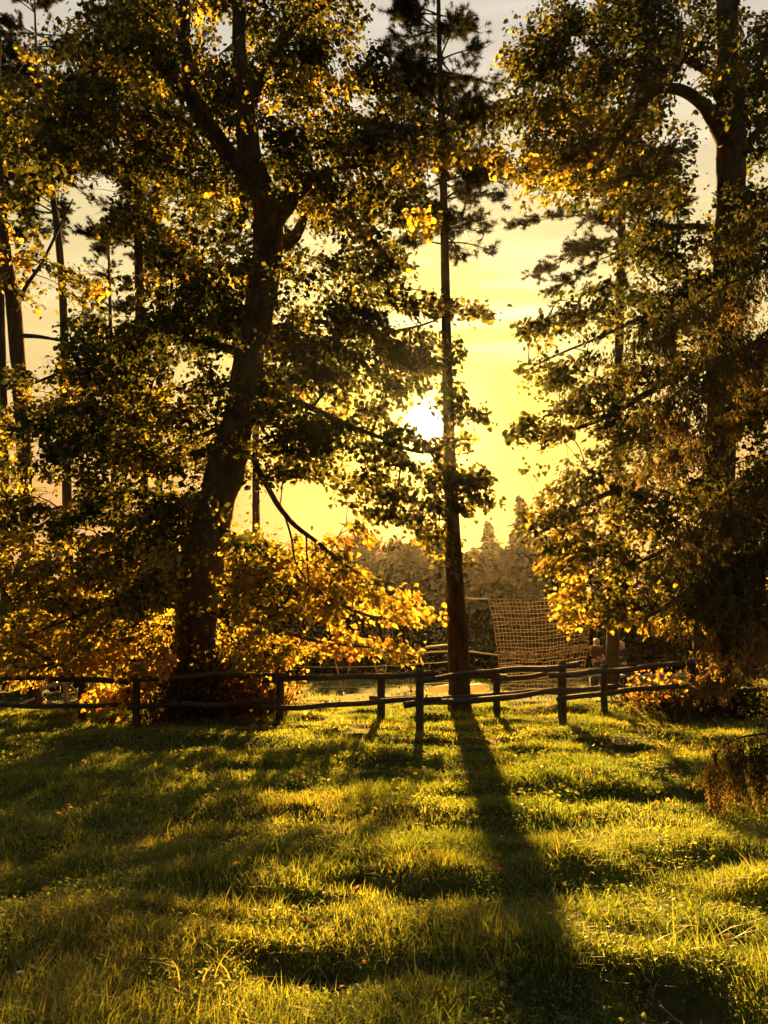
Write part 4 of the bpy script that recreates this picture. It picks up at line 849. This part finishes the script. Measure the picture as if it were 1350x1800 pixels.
padlog(755, 1215, 794, 1208, 17.9, .085, 'pale orange lit log left of the middle pine trunk')
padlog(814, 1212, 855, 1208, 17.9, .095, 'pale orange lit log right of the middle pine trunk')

# bench, stones, metal frame
DB = 24.3
bz = P(1060, 1187, DB)[2]; bc = P(1066, 1187, DB)
bench = thing('plank_bench', 'low pale plank bench in front of the two standing people', 'bench', (bc[0], DB, float(H(bc[0], DB))))
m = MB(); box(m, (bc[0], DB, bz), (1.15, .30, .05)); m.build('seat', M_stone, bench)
for sx in (-.48, .45):
    m = MB(); box(m, (bc[0]+sx, DB, (bz+float(H(bc[0], DB)))/2-.04), (.09, .24, bz-.03)); m.build('leg', M_postwood, bench)
for k, (x_, y_, w_) in enumerate(((1128, 1188, .3), (1140, 1184, .42), (1160, 1185, .42), (1178, 1187, .36), (1186, 1189, .26), (1201, 1190, .34))):
    c = P(x_, y_, 31.5); bm = bmesh.new(); bmesh.ops.create_icosphere(bm, subdivisions=2, radius=.5)
    for v in bm.verts: v.co = Vector((v.co.x*w_*1.1, v.co.y*w_*.8, v.co.z*w_*.5))*(1+.35*float(vnoise(v.co.x*4+k*3, v.co.y*4+v.co.z*5, k)-.5))
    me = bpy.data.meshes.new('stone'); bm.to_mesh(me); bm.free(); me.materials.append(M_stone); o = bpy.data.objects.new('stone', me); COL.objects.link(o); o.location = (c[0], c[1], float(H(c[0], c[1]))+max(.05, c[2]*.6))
    tag(o, ('small pale stone nearest the bench, at the left end of the low stone row', 'broad pale stone, second in the low row counted from the bench', 'broad pale stone in the middle of the low row, third from the bench',
            'pale stone fourth in the low row counted from the bench', 'smallest pale stone, between the fourth and the last of the low row', 'pale stone at the far end of the low row, close to the right fence post')[k], 'stone', 'row of pale stones at the wood edge')
DF = 16.6
fr = thing('metal_frame', 'pale metal frame with slanted bars under the golden leaves at far left', 'play frame', tuple(P(115, 1262, DF)*(1, 1, 0)))
def bar(nm, pts, D, r, n=7):
    m = MB(); tube(m, np.array([P(x_, y_, D+dz) for x_, y_, dz in pts]), r, n); m.build(nm, M_metal, fr)
bar('post', ((115, 1190, 0), (115.5, 1264, 0)), DF, .048)
bar('top_bar', ((72, 1213, .2), (92, 1205, .1), (128, 1200, 0)), DF, .035)
bar('slanted_bar', ((80, 1172, .3), (118, 1160, .1)), DF, .035)
bar('slanted_bar', ((76, 1209, .35), (100, 1200, .3)), DF, .032)
bar('brace', ((98, 1241, .1), (114, 1257, 0)), DF, .022)
bar('brace', ((118, 1200, 0), (140, 1222, .1)), DF, .02)
bar('curved_bar', ((104, 1216, .1), (86, 1220, .1), (77, 1226, .1), (82, 1234, .1), (98, 1237, .1)), DF, .022)
bar('foot_bar', ((20, 1246, .5), (48, 1233, .4), (60, 1228, .4)), DF, .03)

# ------------------------------------------------------------------ people
def flat_mat(name, c, rough=.8):
    return surf_mat(name, tuple(q*.8 for q in c), tuple(q*1.2 for q in c), (30, 30, 30), rough, .2)
M_skin = flat_mat('skin', (.50, .30, .20), .5); M_hair = flat_mat('fair_hair', (.72, .62, .44), .45); M_sweat = flat_mat('rust_knit', (.13, .055, .018), .95); M_dark = flat_mat('dark_cloth', (.035, .033, .035), .9); M_jean = flat_mat('dark_denim', (.04, .045, .06), .9); M_shoe = flat_mat('shoe', (.20, .12, .10), .7)
def skin_obj(name, verts, edges, radii, mat, parent, root=0, sub=2):
    me = bpy.data.meshes.new(name); me.from_pydata([tuple(v) for v in verts], edges, []); me.materials.append(mat)
    o = bpy.data.objects.new(name, me); COL.objects.link(o); o.parent = parent
    md = o.modifiers.new('skin', 'SKIN'); md.use_smooth_shade = True
    sv = me.skin_vertices[0].data
    for k, r_ in enumerate(radii): sv[k].radius = (r_, r_) if not isinstance(r_, tuple) else r_
    for q in sv: q.use_root = False
    sv[root].use_root = True
    o.modifiers.new('subsurf', 'SUBSURF').levels = sub; o.modifiers['subsurf'].render_levels = sub
    return o
def person(label, px, D, height, yaw, top, legs, hairlen, arms):
    b_ = P(px, 1212, D); z0 = float(H(b_[0], D)); root = thing('person', label, 'person', (b_[0], D, z0)); root.rotation_euler = (0, 0, yaw)
    k = height/1.70
    V = []; E = []; R = []
    def add(p, r_, par=None):
        V.append(tuple(np.array(p)*k)); R.append(r_*k); i_ = len(V)-1
        if par is not None: E.append((par, i_))
        return i_
    pel = add((0, 0, .92), .135); w = add((0, 0, 1.08), .12, pel); ch = add((0, .01, 1.26), .145, w); nk0 = add((0, .01, 1.42), .07, ch); nk = add((0, -.005, 1.48), .052, nk0)
    j = add((0, -.02, 1.545), .075, nk); h1 = add((0, -.01, 1.61), .088, j); add((0, .0, 1.665), .06, h1); add((0, -.125, 1.575), .014, j)
    hands = []
    for s in (-1, 1):
        sh = add((s*.16, .01, 1.38), .062, nk0); el = add((s*arms[0][0], arms[0][1], arms[0][2]), .044, sh); wr = add((s*arms[1][0], arms[1][1], arms[1][2]), .030, el)
        d = np.array(arms[1])-np.array(arms[0]); d = d/np.linalg.norm(d)*np.array((1, 1, 1)); pm = np.array((s*arms[1][0], arms[1][1], arms[1][2])); dd = np.array((s*d[0], d[1], d[2]))
        pa = add(pm+dd*.07, .032, wr)
        up = np.array((0, 0, 1.)); sd = np.cross(dd, up); sd /= np.linalg.norm(sd)+1e-6
        for q, ln in ((-.027, .07), (-.009, .085), (.009, .08), (.027, .062)):
            f1 = add(pm+dd*.115+sd*q, .0095, pa); f2 = add(pm+dd*(.115+ln*.55)+sd*q*1.1-up*.015, .009, f1); add(pm+dd*(.115+ln*.9)+sd*q-up*.035, .008, f2)
        t1 = add(pm+dd*.05+sd*.035*-s+up*.01, .012, pa); add(pm+dd*.10+sd*.055*-s, .010, t1)
        hp = add((s*.095, 0, .84), .088, pel); kn = add((s*.10, -.015, .48), .058, hp); an = add((s*.105, .015, .09), .040, kn); hl = add((s*.105, -.03, .045), .042, an); add((s*.115, -.16, .03), .032, hl)
    skin_obj('body', V, E, R, M_skin, root)
    q = np.array
    sv = [(0, 0, .90), (0, 0, 1.08), (0, .01, 1.26), (0, .01, 1.40)]; se = [(0, 1), (1, 2), (2, 3)]; sr = [.155, .15, .172, .10]
    for s in (-1, 1):
        i_ = len(sv); sv += [(s*.165, .01, 1.385), (s*arms[0][0], arms[0][1], arms[0][2]), tuple(q((s*arms[0][0], arms[0][1], arms[0][2]))*.1+q((s*arms[1][0], arms[1][1], arms[1][2]))*.9)]
        se += [(3, i_), (i_, i_+1), (i_+1, i_+2)]; sr += [.082, .064, .048]
    skin_obj('sweater', [tuple(q(v)*k) for v in sv], se, [r_*k for r_ in sr], top, root)
    tv = [(0, 0, .97), (0, 0, .88)]; te = [(0, 1)]; tr_ = [.14, .145]
    for s in (-1, 1):
        i_ = len(tv); tv += [(s*.098, 0, .80), (s*.102, -.015, .48), (s*.105, .012, .10)]; te += [(1, i_), (i_, i_+1), (i_+1, i_+2)]; tr_ += [.10, .075, .062]
    skin_obj('trousers', [tuple(q(v)*k) for v in tv], te, [r_*k for r_ in tr_], legs, root)
    hv = [(0, .035, 1.66), (0, .07, 1.58), (0, .075, 1.50), (0, .08, 1.50-hairlen)]
    hv += [(-.075, .0, 1.60), (-.085, .02, 1.50), (.075, .0, 1.60), (.085, .02, 1.50), (0, -.04, 1.685)]
    skin_obj('hair', [tuple(q(v)*k) for v in hv], [(0, 1), (1, 2), (2, 3), (0, 4), (4, 5), (0, 6), (6, 7), (0, 8)], [r_*k for r_ in (.085, .085, .075, .04, .045, .035, .045, .035, .055)], M_hair, root)
    for s in (-1, 1):
        m = MB(); c_ = np.array((s*.032, -.098, 1.60))*k; tube(m, [c_-(0, .004, 0), c_+(0, .006, 0)], .010*k, 8); o = bpy.data.objects.new('eye', m.mesh('eye', M_dark)); COL.objects.link(o); o.parent = root
        skin_obj('shoe', [tuple(q(v)*k) for v in ((s*.105, .05, .045), (s*.108, -.06, .045), (s*.115, -.17, .035))], [(0, 1), (1, 2)], [.05*k, .052*k, .042*k], M_shoe, root)
    m = MB(); c_ = np.array((0, -.090, 1.525))*k; tube(m, [c_-(.022*k, 0, 0), c_+(.022*k, 0, 0)], .005*k, 6); o = bpy.data.objects.new('mouth', m.mesh('mouth', M_shoe)); COL.objects.link(o); o.parent = root
person('person with fair hair in a rust brown sweater standing behind the fence rails', 1053, 24.9, 1.70, .25, M_sweat, M_jean, .06, ((.24, -.02, 1.14), (.10, -.24, 1.06)))
person('person in dark clothes with sunlit fair hair standing right of the pine trunk', 1096, 25.0, 1.66, -.9, M_dark, M_dark, .16, ((.22, -.03, 1.12), (.12, -.24, 1.16)))

# ------------------------------------------------------------------ evening haze: one closed box round everything
hb = MB(); box(hb, (0, 740, 18.5), (2000, 1700, 41))
M_haze = bpy.data.materials.new('haze'); M_haze.use_nodes = True; t = M_haze.node_tree; t.nodes.clear()
pv = t.nodes.new('ShaderNodeVolumePrincipled'); pv.inputs['Color'].default_value = (.9, .88, .84, 1); pv.inputs['Density'].default_value = HAZE_DENSITY; pv.inputs['Anisotropy'].default_value = HAZE_G
o_ = t.nodes.new('ShaderNodeOutputMaterial'); t.links.new(pv.outputs[0], o_.inputs['Volume'])
ho = hb.build('haze', M_haze, kind='stuff'); tag(ho, 'warm evening haze in the air', 'haze')
